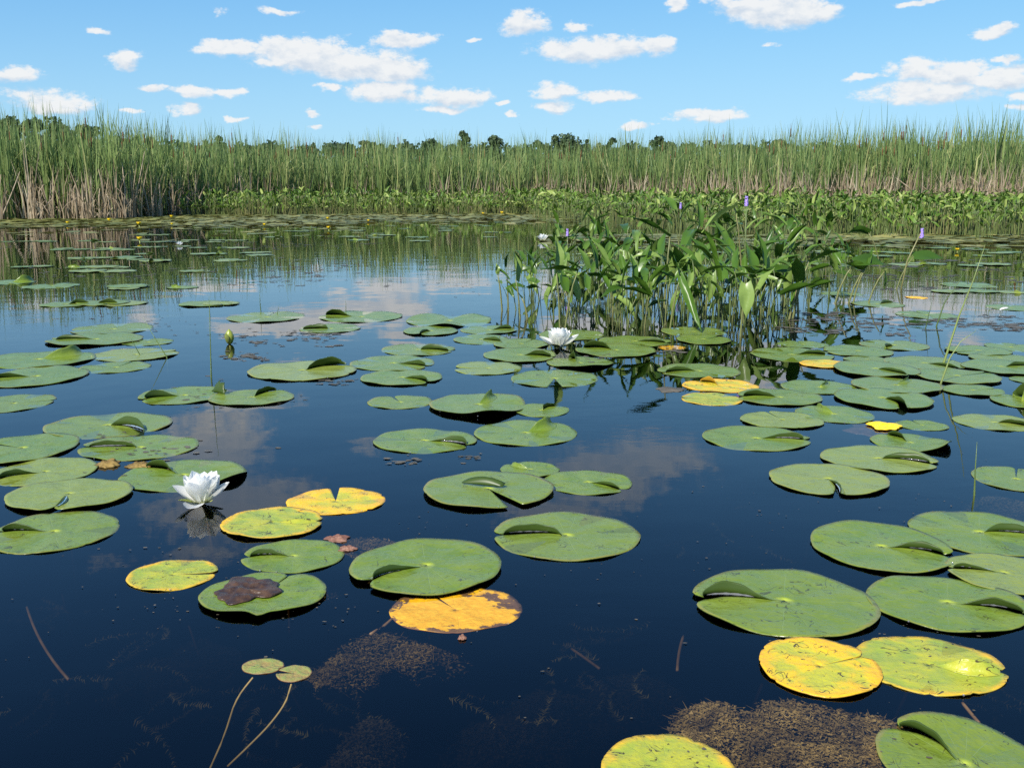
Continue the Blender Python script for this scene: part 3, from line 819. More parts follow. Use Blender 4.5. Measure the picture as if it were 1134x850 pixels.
lily(G(601, 267), 1.75, R(40), 'small far white water lily behind the left end of the pickerelweed',
     [(8, 40, .055, .026, .2), (7, 62, .055, .024, .5), (5, 78, .05, .02, .3)], [])
lily(G(199, 272), .85, R(40), 'tiny far white water lily among thin pads at far left',
     [(8, 45, .055, .026, .2), (6, 68, .055, .024, .5)], [])
v, f, uv, fm = petal(.045, .03, R(14), 0, cup=.5)
o = link_mesh('fallen_petal', v, f, [M_petal, M_petal], fmat=fm); o.location = G(1106, 346) + Vector((0, 0, .012))
tag(o, 'white fallen petal lying on a green pad at upper right edge', 'petal')

# ------------------------------------------------------------------ yellow pond lilies
def lathe(prof, n=12):
    V, F = [], []
    for (r, z) in prof:
        for i in range(n): V.append((r * math.cos(i * 2 * math.pi / n), r * math.sin(i * 2 * math.pi / n), z))
    for j in range(len(prof) - 1):
        for i in range(n):
            a_, b_ = j * n + i, j * n + (i + 1) % n; F.append((a_, b_, b_ + n, a_ + n))
    F.append(tuple(range(n))[::-1]); F.append(tuple((len(prof) - 1) * n + i for i in range(n)))
    return V, F
def pond_lily(loc, s, label):
    root = empty('yellow_pond_lily', loc); tag(root, label, 'pond lily', 'yellow pond lilies near the reeds')
    tv, tf = tube([(0, 0, -.3), (.01 * s, 0, -.05), (0, 0, .028 * s)], [.006 * s] * 3, 6); link_mesh('stem', tv, tf, M_sepal, root)
    SV, SF = [], []
    for i in range(5):
        v, f, uv, fm = petal(.05 * s, .048 * s, R(48), i * 1.2566 + .3, cup=.8, r0=.008 * s, arch=.7)
        n0 = len(SV); SV += [tuple(q) for q in v]; SF += [tuple(q + n0 for q in p) for p in f]
    fl = link_mesh('flower', np.array(SV), SF, M_yellowfl, root); fl.location = (0, 0, .023 * s)
    v, f = lathe([(.004 * s, 0), (.014 * s, .008 * s), (.012 * s, .022 * s), (.016 * s, .026 * s), (.003 * s, .028 * s)], 10)
    d = link_mesh('stigma_disc', v, f, M_bud, root); d.location = (0, 0, .026 * s)
for (px, py, s, lab) in [(75,249,1.0,'leftmost yellow pond lily by the cattails'),(121,246,1.2,'yellow pond lily on the pads, second from left'),
    (154,251,1.3,'yellow pond lily third from left, lower than its neighbours'),(190,242,1.2,'yellow pond lily fourth from left, close to the reeds'),
    (154.5,268,1.0,'yellow pond lily on blue reflections below the third one'),(190.5,250,.8,'small yellow bud-like pond lily just below the fourth flower'),(363,244,1.1,'yellow pond lily left of the middle pair, high'),
    (364,255,1.0,'yellow pond lily directly below the high one, left of centre'),(408,246,.8,'small yellow pond lily midway along the pickerelweed edge'),
    (511,236,1.0,'yellow pond lily close under the pickerelweed left of centre'),(535,238,1.0,'yellow pond lily, left one of the two nearest the clump'),(556,238,1.4,'largest yellow pond lily, just left of pickerelweed clump'),
    (1062,258,.8,'yellow pond lily by the right-hand pickerelweed bank, upper'),(1060,279,.6,'yellow pond lily on dark reflections at right, lower'),(293,251,.9,'small yellow pond lily on the mats between left and middle flowers')]:
    pond_lily(G(px, py), s, lab)
# the closed bud
root = empty('pond_lily_bud', G(254.5, 381)); tag(root, 'closed yellow-green flower bud standing alone on blue water at left', 'flower bud')
v, f = lathe([(.004, 0), (.013, .008), (.018, .022), (.017, .036), (.011, .05), (.004, .058), (.0015, .061)], 14); link_mesh('bud', v, f, M_bud, root)
v, f, uv, fm = petal(.05, .026, R(62), R(250), cup=.7, r0=.010, arch=.9); sp = link_mesh('sepal', v, f, [M_sepal, M_sepal], root, fmat=fm); sp.location = (0, 0, .002)
tv, tf = tube([(0, 0, .004), (.005, 0, -.1), (.02, 0, -.5)], [.004] * 3, 8); link_mesh('stem', tv, tf, M_sepal, root)
# ------------------------------------------------------------------ pickerelweed
def leaf_blade(L, W, droop, fold, n=9, lobes=.0, bendx=0.0):
    """lance-shaped blade growing along +X from the origin, arching down by `droop` radians"""
    V, F = [], []; x = z = 0.0; e = 0.0
    rows = n + 1
    for i in range(rows):
        t = i / n
        wd = W * (math.sin(math.pi * min(1, t * .80 + .17)) ** .8) * (1 - t ** 3) ** .6 if t < 1 else 0.0006
        if i: 
            e = -droop * t; x += math.cos(e) * L / n; z += math.sin(e) * L / n
        for j in range(5):
            s = (j - 2) / 2
            back = lobes * L * (abs(s) ** 1.5) * max(0, 1 - t * 5)
            c = fold * wd * .5 * abs(s)
            V.append((x - back - math.sin(e) * c * 0, s * wd / 2 * math.cos(fold * .6), z + c + .004 * math.sin(9 * t + 3 * s)))
    for i in range(n):
        for j in range(4):
            p = i * 5 + j; F.append((p, p + 5, p + 6, p + 1))
    return np.array(V), F

def rot_leaf(V, yaw, pitch, roll, loc):
    M = Matrix.Translation(loc) @ Matrix.Rotation(yaw, 4, 'Z') @ Matrix.Rotation(-pitch, 4, 'Y') @ Matrix.Rotation(roll, 4, 'X')
    A = np.array(M.to_3x3()); return V @ A.T + np.array(loc)

def shoot_geo(rg, H, L, W, yaw, pitch, roll, droop, lean):
    lx, ly = lean
    top = (lx, ly, H)
    path = [(0, 0, -.25), (0, 0, 0), (lx * .25, ly * .25, H * .4), (lx * .6, ly * .6, H * .75), top]
    r0 = rg.uniform(.0035, .005)
    sv, sf = tube(path, [r0 * 1.2, r0 * 1.15, r0, r0 * .85, r0 * .6], 6)
    lv, lf = leaf_blade(L, W, droop, rg.uniform(.25, .8), lobes=rg.uniform(.04, .13))
    lv = rot_leaf(lv, yaw, pitch, roll, top)
    return sv, sf, lv, lf

def rand_shoot(rg, H, scale=1.0, mode=None):
    mode = mode or rg.choices(['up', 'side', 'droop', 'hang'], [.56, .26, .14, .04])[0]
    L = rg.uniform(.19, .29) * scale; W = L * rg.uniform(.25, .37)
    pitch = {'up': rg.uniform(35, 80), 'side': rg.uniform(5, 35), 'droop': rg.uniform(-35, 5), 'hang': rg.uniform(-85, -55)}[mode]
    lean = (rg.uniform(-.09, .09) * scale, rg.uniform(-.07, .05) * scale)
    return shoot_geo(rg, H, L, W, rg.uniform(0, 6.28), R(pitch), rg.uniform(-.9, .9), rg.uniform(.1, .9), lean)

def violet_spike(H, s=1.0, seed=1):
    rg = random.Random(seed); V, F = [], []
    for i in range(90):
        t = rg.random(); a_ = rg.uniform(0, 6.28); r = (.008 - .004 * t) * s; z = H + t * .052 * s
        q = rg.uniform(.003, .006) * s; c = Vector((r * math.cos(a_), r * math.sin(a_), z)); o_ = Vector((math.cos(a_), math.sin(a_), .5)).normalized()
        u = o_.orthogonal().normalized(); v_ = o_.cross(u); n0 = len(V)
        V += [tuple(c + u * q), tuple(c + v_ * q), tuple(c - u * q), tuple(c - v_ * q), tuple(c + o_ * q * 1.2)]
        F += [(n0, n0 + 1, n0 + 4), (n0 + 1, n0 + 2, n0 + 4), (n0 + 2, n0 + 3, n0 + 4), (n0 + 3, n0, n0 + 4)]
    return V, F

def pickerel(name_loc, rg, H, nshoot, label, group, spike=0, scale=1.0, modes=None):
    root = empty('pickerelweed', name_loc); tag(root, label, 'pickerelweed', group)
    for q in range(nshoot):
        h = H * (1 if q == 0 else rg.uniform(.40, .9))
        sv, sf, lv, lf = rand_shoot(rg, h, scale, modes[q] if modes else None)
        off = (0, 0, 0) if q == 0 else (rg.uniform(-.03, .03), rg.uniform(-.03, .03), 0)
        st = link_mesh('stem', sv, sf, M_pstem, root, tint=np.full(len(sv), rg.random())); st.location = off
        lo = link_mesh('leaf', lv, lf, M_pick, root, tint=np.clip(np.full(len(lv), rg.random()), 0, 1)); lo.location = off
    if spike:
        V, F = violet_spike(H * 1.02, scale, 3); link_mesh('flower_spike', V, F, M_violet, root)
        sv, sf = tube([(0, 0, -.2), (.005, 0, H * .5), (0, 0, H * 1.08)], [.004, .0035, .0025], 6); link_mesh('flower_stem', sv, sf, M_pstem, root, tint=np.full(len(sv), .5))
    return root

protos = []
GC = 'pickerelweed plants of the clump right of centre'
for i in range(18):
    protos.append(pickerel((0, 0, 0), random.Random(300 + i), 1.0 * .42, 3 if i % 3 == 0 else 2, 'x', GC))
KIDS = {}
for o in COL.objects:
    if o.parent: KIDS.setdefault(o.parent.name, []).append(o)
def interp(x, tab):
    if x <= tab[0][0]: return tab[0][1]
    for (x0, y0), (x1, y1) in zip(tab, tab[1:]):
        if x <= x1: return y0 + (y1 - y0) * (x - x0) / (x1 - x0)
    return tab[-1][1]
HT = [(550, .15), (590, .20), (640, .24), (700, .28), (760, .29), (840, .29), (890, .27), (930, .22), (980, .17)]
FRONT = [(545, 340), (580, 352), (640, 364), (720, 368), (800, 370), (860, 364), (900, 352), (930, 342), (985, 326)]
ZONES = [(610, 'pickerelweed plant in the thin left end of the clump, left of second white flower'),
         (680, 'glossy pickerelweed plant in the clump above the second white flower'),
         (750, 'dense pickerelweed plant in the middle of the clump, right of second flower'),
         (820, 'tall pickerelweed plant in the thickest part of the clump'),
         (880, 'pickerelweed plant near the right end of the clump, over the paired pads'),
         (2000, 'leaning pickerelweed plant at the sparse right end of the clump')]
def zone(px, extra=''):
    for lim, lab in ZONES:
        if px < lim: return lab
clump = []
tries = 0
while len(clump) < 168 and tries < 9000:
    tries += 1
    px = rnd.triangular(545, 950, 770) if rnd.random() < .5 else rnd.uniform(560, 945)
    back = rnd.random() ** 1.4
    py = interp(px, FRONT) - 5 - back * (62 if px > 600 else 30)
    p = G(px, py)
    if any((p.x - q.x) ** 2 + (p.y - q.y) ** 2 < .035 ** 2 for q, _, _ in clump): continue
    clump.append((p, px, back))
BACKGROUND = []
for i in range(34):
    px = rnd.uniform(610, 930); py = rnd.uniform(272, 300); BACKGROUND.append((G(px, py), px))
used = set()
def put_plant(p, s, rz, label, group):
    i = rnd.randrange(len(protos))
    if i in used: o = copy_tree(protos[i], KIDS)
    else: o = protos[i]; used.add(i)
    o.location = (p.x, p.y, 0); o.scale = (s * rnd.uniform(.95, 1.12),) * 2 + (s,); o.rotation_euler = (0, 0, rz); tag(o, label, 'pickerelweed', group)
    return o
ncl = {}
for (p, px, back) in clump:
    h = interp(px, HT) * (1 + .12 * back) * rnd.uniform(.5, 1.0)
    lab = zone(px); put_plant(p, max(.48, h / .42), rnd.uniform(0, 6.28), lab, lab)
for (p, px) in BACKGROUND:
    put_plant(p, rnd.uniform(.6, .85), rnd.uniform(0, 6.28), 'scattered pickerelweed plant on open water behind the clump', 'scattered pickerelweed behind the clump')
for i in range(len(protos)):
    if i not in used:
        put_plant(G(rnd.uniform(640, 860), rnd.uniform(300, 360)), 1, 0, 'tall pickerelweed plant in the thickest part of the clump', 'tall pickerelweed plant in the thickest part of the clump')

# plants one can single out
def special(px, py, shoots, label, spike=None):
    """shoots: (top pixel x, y, leaf length, width, yaw deg, pitch deg, roll, droop)"""
    b = G(px, py); root = empty('pickerelweed', b); tag(root, label, 'pickerelweed', 'pickerelweed plants that stand apart')
    rg = random.Random(int(px))
    for (bx, tx, ty, L, W, yaw, pit, rol, dr, tn) in shoots:
        b2 = G(bx, py); D = b.y; H = height_for(tx, ty, D); tp = ray(tx, ty) * (D / ray(tx, ty).y)
        sv, sf, lv, lf = shoot_geo(rg, H, L, W, R(yaw), R(pit), rol, dr, (tp.x - b2.x, 0))
        st = link_mesh('stem', sv, sf, M_pstem, root, tint=np.full(len(sv), .8)); st.location = (b2.x - b.x, 0, 0)
        lo = link_mesh('leaf', lv, lf, M_pick, root, tint=np.full(len(lv), tn)); lo.location = (b2.x - b.x, 0, 0)
    if spike:
        (sx, sy, s) = spike; H = height_for(sx, sy, b.y); tp = ray(sx, sy) * (b.y / ray(sx, sy).y)
        V, F = violet_spike(0, s, 5); o = link_mesh('flower_spike', V, F, M_violet, root); o.location = (tp.x - b.x, 0, H - .03)
        sv, sf = tube([(0, 0, -.2), ((tp.x - b.x) * .4, 0, H * .5), (tp.x - b.x, 0, H + .02)], [.0055, .005, .003], 6)
        link_mesh('flower_stem', sv, sf, M_pstem, root, tint=np.full(len(sv), .9))
special(818, 372, [(820, 826, 314, .145, .07, 268, -68, .1, .25, 1.0)], 'pickerelweed with one broad pale leaf hanging down over its reflection at clump front')
special(554, 344, [(556, 551, 303, .055, .03, 100, 78, .3, .2, .9), (563, 562, 318, .08, .035, 300, -30, .5, .4, .2)], 'tiny leftmost pickerelweed sprout of the clump, with stubby upright leaf')
special(575, 352, [(576, 571, 309, .15, .06, 96, 78, 1.0, .15, .95), (584, 578, 330, .12, .03, 150, 50, .6, .2, .7)], 'pickerelweed with a pale upright oval leaf second from clump left end')
special(618, 362, [(620, 616, 301, .165, .062, 80, 80, .9, .12, 1.0), (626, 640, 300, .17, .055, 185, 12, .3, .3, .1)], 'pickerelweed with a tall pale upright leaf above the second white flower')
special(722, 352, [(735, 742, 262, .22, .06, 150, 32, .5, .25, .1)], 'pickerelweed with a long dark leaf pointing up left above the clump')
special(745, 364, [(742, 754, 306, .28, .045, 290, -50, .7, .2, .55)], 'pickerelweed with a long narrow bright leaf slanting down right at clump centre')
special(880, 352, [(878, 896, 290, .19, .06, 20, 22, -.6, .2, .2), (884, 880, 300, .2, .06, 200, 5, -.7, .35, .2), (874, 892, 308, .2, .05, 225, -35, .5, .2, .6)], 'pickerelweed with dark leaves spread both ways at the clump right end')
special(935, 335, [(925, 946, 292, .20, .095, 8, 6, .75, .35, .25), (945, 958, 298, .13, .06, 190, 20, .8, .2, .6), (962, 980, 300, .10, .025, 330, -85, .2, .1, .2), (940, 962, 292, .13, .02, 60, 50, .2, .3, .3)], 'bent pickerelweed with drooping dark leaves standing clear right of the clump')
special(975, 300, [(975, 962, 258, .22, .085, 178, 20, .8, 1.0, .3)], 'pickerelweed with a single leaf bent like a hook against the far scum')
special(993, 320, [(993, 1012, 284, .21, .09, 6, 3, .7, .25, .2)], 'pickerelweed with violet flower and one flat leaf on a slanting stem', spike=(1021, 258, 1.1))
for (px, py, top, lab) in [(822, 330, 230, 'pickerelweed with a violet flower spike tallest above the clump'), (628, 300, 262, 'pickerelweed with a faint violet spike near the far white flower'),
                           (752, 285, 232, 'pickerelweed with a pale violet spike far behind the clump')]:
    p = G(px, py); H = height_for(px, top, p.y)
    pickerel(p, random.Random(px), H, 2, lab, 'pickerelweed plants that stand apart', spike=1, scale=1.0)

# ---- the banks of pickerelweed before the cattails
bank_protos = []
def bank_geo(rg, n=5):
    V, F, T, n0 = [], [], [], 0
    SV, SF, s0 = [], [], 0
    for q in range(n):
        H = rg.uniform(.12, .46)
        sv, sf, lv, lf = rand_shoot(rg, H, .58)
        ox, oy = rg.uniform(-.12, .12), rg.uniform(-.12, .12)
        sv = np.array(sv) + (ox, oy, 0); lv = lv + np.array((ox, oy, 0))
        V.append(lv); F += [tuple(i + n0 for i in f) for f in lf]; T += [rg.random()] * len(lv); n0 += len(lv)
        SV.append(sv); SF += [tuple(i + s0 for i in f) for f in sf]; s0 += len(sv)
    return np.vstack(V), F, T, np.vstack(SV), SF
for i in range(12):
    lv, lf, lt, sv, sf = bank_geo(random.Random(700 + i), 5)
    nl = len(lv)
    o = link_mesh('pickerelweed', np.vstack([lv, sv]), lf + [tuple(j + nl for j in f) for f in sf], [M_bank, M_pstem],
                  fmat=[0] * len(lf) + [1] * len(sf), tint=list(lt) + [.5] * len(sv))
    bank_protos.append(o)
def bank_front(px): return interp(px, [(600, 246), (660, 250), (740, 256), (860, 263), (1000, 265), (1134, 267), (1400, 272)])
n_b = 0
LB_R = ['pickerelweed in the front line of the right-hand bank, right of the clump', 'pickerelweed in the front line of the right-hand bank by the right edge', 'pickerelweed in the bank directly behind the clump']
for i in range(84):
    px = rnd.uniform(600, 1150); py = bank_front(px) - rnd.random() ** 1.5 * 9
    src = bank_protos[i % 12]
    o = src if i < 12 else src.copy()
    if i >= 12: COL.objects.link(o)
    p = G(px, py); s = rnd.uniform(.85, 1.2); o.location = (p.x, p.y, 0); o.scale = (s, s, s * rnd.uniform(.9, 1.1)); o.rotation_euler = (0, 0, rnd.uniform(0, 6.28))
    lab = LB_R[2] if px < 870 else (LB_R[0] if px < 1000 else LB_R[1])
    tag(o, lab, 'pickerelweed', lab)
def bank_stuff(name, label, places, seed):
    rg = random.Random(seed); geos = [bank_geo(rg, 9) for _ in range(14)]
    V, F, T, FM, n0 = [], [], [], [], 0
    for (x, y, s) in places:
        lv, lf, lt, sv, sf = geos[rg.randrange(14)]
        a_ = rg.uniform(0, 6.28); A = np.array(((math.cos(a_), -math.sin(a_), 0), (math.sin(a_), math.cos(a_), 0), (0, 0, 1)))
        for (vv, ff, tt, fm) in ((lv, lf, lt, 0), (sv, sf, None, 1)):
            q = (vv * s) @ A.T + np.array((x, y, 0)); V.append(q); F += [tuple(i + n0 for i in f) for f in ff]
            T += list(np.clip(np.array(tt) + rg.uniform(-.3, .3), 0, 1)) if tt else [rg.random()] * len(vv)
            FM += [fm] * len(ff); n0 += len(vv)
    tag(link_mesh(name, np.vstack(V), F, [M_bank, M_pstem], tint=T, fmat=FM), label, 'pickerelweed', kind='stuff')
pl = []
for i in range(620):
    px = rnd.uniform(585, 1320); f = bank_front(px); D0 = G(px, f).y; D = D0 + 1.0 + rnd.random() * (10 if px > 700 else 14)
    pl.append((x_at(px, D), D, rnd.uniform(.85, 1.2) * (1.0 if D < 18 else 1.15)))
bank_stuff('pickerelweed_bank', 'thick bank of pickerelweed in front of the right-hand cattails', pl, 5)
pl = []
for i in range(560):
    px = rnd.uniform(195, 640) if i < 430 else rnd.uniform(-200, 240)
    D = (26.5 if px > 300 else 25.0) + rnd.random() * 4
    if px < 195 and rnd.random() < .6: continue
    pl.append((x_at(px, D), D, rnd.uniform(1.0, 1.35) * (1 if px > 195 else .8)))
bank_stuff('pickerelweed_fringe', 'low dark fringe of pickerelweed along the foot of the middle cattails', pl, 6)

# ------------------------------------------------------------------ cattails
def ribbons(base, H, lean_az, lean, width, seg=5, face=None, bend=1.8, z0=-.05, kink=None):
    """numpy: many tapering blades at once; returns verts, quads"""
    n = len(H); t = np.linspace(0, 1, seg + 1)[None, :]
    off = lean[:, None] * t ** bend; z = H[:, None] * t * (1 - .10 * (lean[:, None] / np.maximum(H[:, None], .1)) * t) + z0
    if kink is not None:
        kt = np.clip((t - kink[:, None]) / .25, 0, 1.6); z = z - H[:, None] * .32 * kt ** 2 * (kink[:, None] < 1); off = off + H[:, None] * .22 * kt * (kink[:, None] < 1)
    cx = base[:, 0:1] + np.cos(lean_az)[:, None] * off; cy = base[:, 1:2] + np.sin(lean_az)[:, None] * off
    wd = width[:, None] * .5 * (1 - t ** 2.5) + .0008
    fx, fy = np.cos(face)[:, None], np.sin(face)[:, None]
    L = np.stack([cx - fx * wd, cy - fy * wd, z], -1); Rr = np.stack([cx + fx * wd, cy + fy * wd, z], -1)
    V = np.stack([L, Rr], 2).reshape(n * (seg + 1) * 2, 3)
    k_ = np.arange(n)[:, None] * (seg + 1) * 2 + np.arange(seg)[None, :] * 2
    F = np.stack([k_, k_ + 1, k_ + 3, k_ + 2], -1).reshape(-1, 4)
    return V, F
def cat_front(px):
    return interp(px, [(-300, 21), (0, 22.2), (120, 22.5), (180, 25), (250, 29), (350, 33), (450, 32), (600, 33.5), (700, 33), (760, 31), (820, 28.5), (900, 26), (1000, 25), (1134, 24.2), (1500, 23)])
protos_c = []
CG = ['cattail in the front row of the tall left-hand bed', 'cattail in the front row of the middle bed, behind the dark fringe', 'cattail in the front row of the right-hand bed']
for i in range(14):
    rg = np.random.default_rng(90 + i); n = int(rg.integers(6, 9))
    base = rg.normal(0, .03, (n, 2)); H = rg.uniform(1.6, 2.5, n); 
    V, F = ribbons(base, H, rg.uniform(0, 6.28, n), rg.uniform(.05, .5, n), rg.uniform(.022, .042, n), 6, rg.uniform(0, 3.14, n), kink=np.where(rg.random(n) < .12, .7, 9.))
    T = np.repeat(np.clip(rg.normal(.38, .28, n), 0, 1), 14)
    o = link_mesh('cattail', V, F, M_cattail, tint=T)
    if i % 3 == 0:
        hh = rg.uniform(1.75, 2.2); v, f = lathe([(.004, hh - .2), (.012, hh - .19), (.0125, hh), (.003, hh + .01), (.002, hh + .14)], 8)
        link_mesh('seed_head', v, f, M_spike, o)
        tv, tf = tube([(0, 0, -.05), (0, 0, hh - .19)], [.006, .004], 5); link_mesh('stem', tv, tf, M_cattail, o, tint=np.full(len(tv), .5))
    protos_c.append(o)
KIDS = {}
for o in COL.objects:
    if o.parent: KIDS.setdefault(o.parent.name, []).append(o)
for i in range(294):
    px = rnd.uniform(-8, 1142)
    D = cat_front(px) + rnd.uniform(-.25, .7)
    o = protos_c[i] if i < 14 else copy_tree(protos_c[rnd.randrange(14)], KIDS)
    s = rnd.uniform(.88, 1.06)
    o.location = (x_at(px, D), D, 0); o.rotation_euler = (0, 0, rnd.uniform(0, 6.28)); o.scale = (s, s, s)
    lab = CG[0] if px < 200 else CG[1] if px < 760 else CG[2]
    tag(o, lab, 'cattail', lab)
def reed_mass(n, nb, hlo, hhi, wlo, whi, lean, depth, off, mat, name, label, cat, tmean, sel=None, seed=1, kinkp=.08):
    rg = np.random.default_rng(seed)
    px = rg.uniform(-420, 1560, n)
    if sel is not None: px = px[rg.random(n) < np.array([sel(q) for q in px])]
    n = len(px)
    D = np.array([cat_front(q) for q in px]) + off + rg.random(n) ** 1.35 * depth
    X = np.array([x_at(q, d) for q, d in zip(px, D)])
    clumpy = 1 + .08 * np.sin(X * 2.3 + 1.3 * np.sin(D * .9)) + .05 * np.sin(X * 6.1 + D)
    B = np.repeat(np.stack([X, D], 1), nb, 0) + rg.normal(0, .035, (n * nb, 2))
    m = n * nb
    H = rg.uniform(hlo, hhi, m) * np.repeat(clumpy, nb) * np.where(rg.random(m) < .03, 1.12, 1)
    V, F = ribbons(B, H, rg.uniform(0, 6.28, m), rg.uniform(lean[0], lean[1], m), rg.uniform(wlo, whi, m), 5, rg.uniform(-1.2, 1.2, m), kink=np.where(rg.random(m) < kinkp, rg.uniform(.45, .8, m), 9.))
    T = np.repeat(np.clip(rg.normal(tmean, .22, m) + np.repeat(rg.normal(0, .2, n), nb), 0, 1), 12)
    tag(link_mesh(name, V, F, mat, tint=T), label, cat, kind='stuff')
reed_mass(6400, 6, 1.2, 2.6, .022, .044, (.04, .6), 13, .5, M_cattail, 'cattail_reeds', 'deep bed of green cattails closing the far side of the pond', 'cattails', .33)
reed_mass(2600, 1, 1.3, 2.15, .016, .024, (.0, .12), 10, .3, M_spike, 'cattail_seed_stalks', 'brown seed stalks standing through the cattail bed', 'cattail stalks', .5, sel=lambda q: .12)
def dead_sel(q):
    return interp(q, [(-300, .4), (0, .35), (60, .3), (120, .5), (190, .4), (240, .12), (420, .1), (560, .2), (680, .4), (760, .55), (900, .65), (1134, .65), (1500, .65)])
reed_mass(4200, 4, .4, 1.35, .016, .034, (.02, .34), 1.5, -.7, M_dead, 'dead_reeds', 'pale dead reed stalks at the foot of the cattails', 'dead reeds', .4, sel=dead_sel, seed=4, kinkp=.35)
reed_mass(2600, 2, .9, 1.8, .016, .028, (.05, .5), 3, -.5, M_dead, 'dead_reed_stems', 'bleached dead stems leaning among the green cattails', 'dead reeds', .6, sel=lambda q: dead_sel(q) * .45, seed=5, kinkp=.3)
# leaning broken stalks that stand out
for (x0, y0, x1, y1, lab) in [(3, 238, 22, 190, 'long tan bent reed stalk at the far left edge of the bed'), (40, 240, 60, 218, 'short tan stalk leaning right at the foot of the left bed'),
        (146, 236, 160, 168, 'tall pale dead stalk leaning right in the left bed'), (138, 238, 135, 180, 'upright pale dead stalk left of the tall leaning one'),
        (162, 236, 172, 226, 'short orange-tan broken stalk at the water in the left bed'), (1021, 224, 992, 197, 'pale broken stalk slanting down right above the right bank'),
        (1092, 216, 1074, 196, 'short pale stalk slanting down right near the right edge'), (122, 240, 118, 215, 'yellowish curled stalk near the second yellow flower')]:
    D = cat_front((x0 + x1) / 2) - .45
    p0 = ray(x0, y0); p0 = p0 * (D / p0.y); p1 = ray(x1, y1); p1 = p1 * ((D + .1) / p1.y)
    a0 = Vector((p0.x, D, CAM_H + p0.z)); a1 = Vector((p1.x, D + .1, CAM_H + p1.z)); mid = (a0 + a1) / 2 + Vector((.03, 0, .04))
    tv, tf = tube([a0 - Vector((0, 0, .02)), a0, mid, a1], [.016, .016, .014, .006], 6)
    base = Vector(tv[0]); o = link_mesh('dead_stalk', [Vector(q) - a0 for q in tv], tf, M_dead, tint=np.full(len(tv), .75)); o.location = a0
    tag(o, lab, 'reed stalk', 'broken dead stalks')

# ------------------------------------------------------------------ the wood beyond
def crown_geo(rg, H, Wd, n, leaf, shape='round', NB=28):
    V = []; T = []
    blobs = []
    for i in range(NB):
        t = rg.uniform(.25, 1.0); rr = (1 - abs(t - .55) * 1.25) if shape == 'round' else (1.15 - t)
        a_ = rg.uniform(0, 6.28); q = rg.uniform(.2, 1) * max(.05, rr) * Wd * .5
        blobs.append((q * math.cos(a_), q * math.sin(a_), t * H * .93, rg.uniform(.06, .17) * Wd * (1.1 if shape == 'round' else .8), rg.random()))
    for i in range(n):
        bx, by, bz, br, bt = blobs[rg.randrange(NB)]
        d = Vector((rg.gauss(0, 1), rg.gauss(0, 1), rg.gauss(0, 1))).normalized() * br * rg.random() ** .4
        c = Vector((bx, by, bz)) + Vector((d.x, d.y, d.z * .8)); u = Vector((rg.gauss(0, 1), rg.gauss(0, 1), rg.gauss(0, 1))).normalized(); v_ = u.orthogonal().normalized()
        s = leaf * rg.uniform(.6, 1.3); V += [c + u * s, c + v_ * s, c - u * s, c - v_ * s]; T += [min(1, max(0, bt * .7 + rg.uniform(-.15, .3)))] * 4
    F = np.arange(len(V)).reshape(-1, 4)
    return np.array([tuple(q) for q in V]), F, T
def tree(px, top, D, Wd, shape, lab, seed):
    rg = random.Random(seed); H = height_for(px, top, D); x = x_at(px, D)
    root = empty('tree', (x, D, .1)); tag(root, lab, 'tree', 'trees beyond the reeds')
    V, F, T = crown_geo(rg, H, Wd, 2200, .28, shape); link_mesh('crown', V, F, M_tree, root, tint=T, smooth=False)
    path = [(0, 0, -.1), (.1, 0, H * .3), (0, .1, H * .6), (.1, .1, H * .88)]; tv, tf = tube(path, [.22, .17, .1, .04], 7)
    for q in range(5):
        a_ = rg.uniform(0, 6.28); z = H * rg.uniform(.3, .65); e = Vector((math.cos(a_) * Wd * .33, math.sin(a_) * Wd * .33, z + H * .18))
        v2, f2 = tube([(0, 0, z), tuple(e * .5 + Vector((0, 0, z * .5 + .2))), tuple(e)], [.08, .06, .02], 5); n0 = len(tv); tv += v2; tf += [tuple(i + n0 for i in p) for p in f2]
    link_mesh('trunk', tv, tf, M_bark, root)
for (px, top, D, Wd, shape, lab) in [(515,142,190,5.2,'cone','tall pointed dark tree, highest on the middle skyline'),(545,148,190,6.5,'round','rounded dark tree just right of the tall pointed one'),
    (481,150,190,6,'round','rounded tree left of the tall pointed one'),(405,151,195,6,'round','low rounded tree left of centre on the skyline'),(245,147,190,4.5,'cone','small dark peaked tree above the left bed\'s right slope'),
    (624,147,185,9,'round','broad darkest round tree right of centre on the skyline'),(648,148,190,3,'cone','thin small tree just right of the broad darkest tree'),(674,150,190,4,'round','small tree second right of the broad darkest tree'),
    (730,149,190,5.5,'round','dark tree farthest right of those on the middle skyline'),(596,153,190,4,'round','low tree just left of the broad darkest tree'),
    (17,127,150,8,'round','tree at the far left, peeking above the cattails'),(40,130,150,7,'round','second tree from the left above the cattails'),(68,129,150,9,'round','broad third tree from the left above the cattails'),
    (100,133,150,6,'round','lower fourth tree from the left above the cattails'),(860,152,190,6,'round','tree half hidden behind the right-hand cattails')]:
    tree(px, top + 1, D, Wd, shape, lab, px)
V, F, T, n0 = [], [], [], 0
rg = random.Random(77)
for i in range(150):
    px = -350 + 1850 * (i + rg.random()) / 150; D = rg.uniform(192, 240)
    ytop = interp(px, [(0, 150), (150, 150), (250, 156.5), (600, 157), (760, 156.5), (1134, 157)]) + rg.uniform(-2.5, 4)
    H = height_for(px, ytop, D); v, f, t = crown_geo(rg, H, rg.uniform(6, 10), 620, .42); v = v + np.array((x_at(px, D), D, 0))
    V.append(v); F.append(f + n0); n0 += len(v); T += t
tag(link_mesh('distant_wood', np.vstack(V), np.vstack(F), M_tree, tint=T, smooth=False), 'low dark wood along the horizon beyond the reeds', 'wood', kind='stuff')

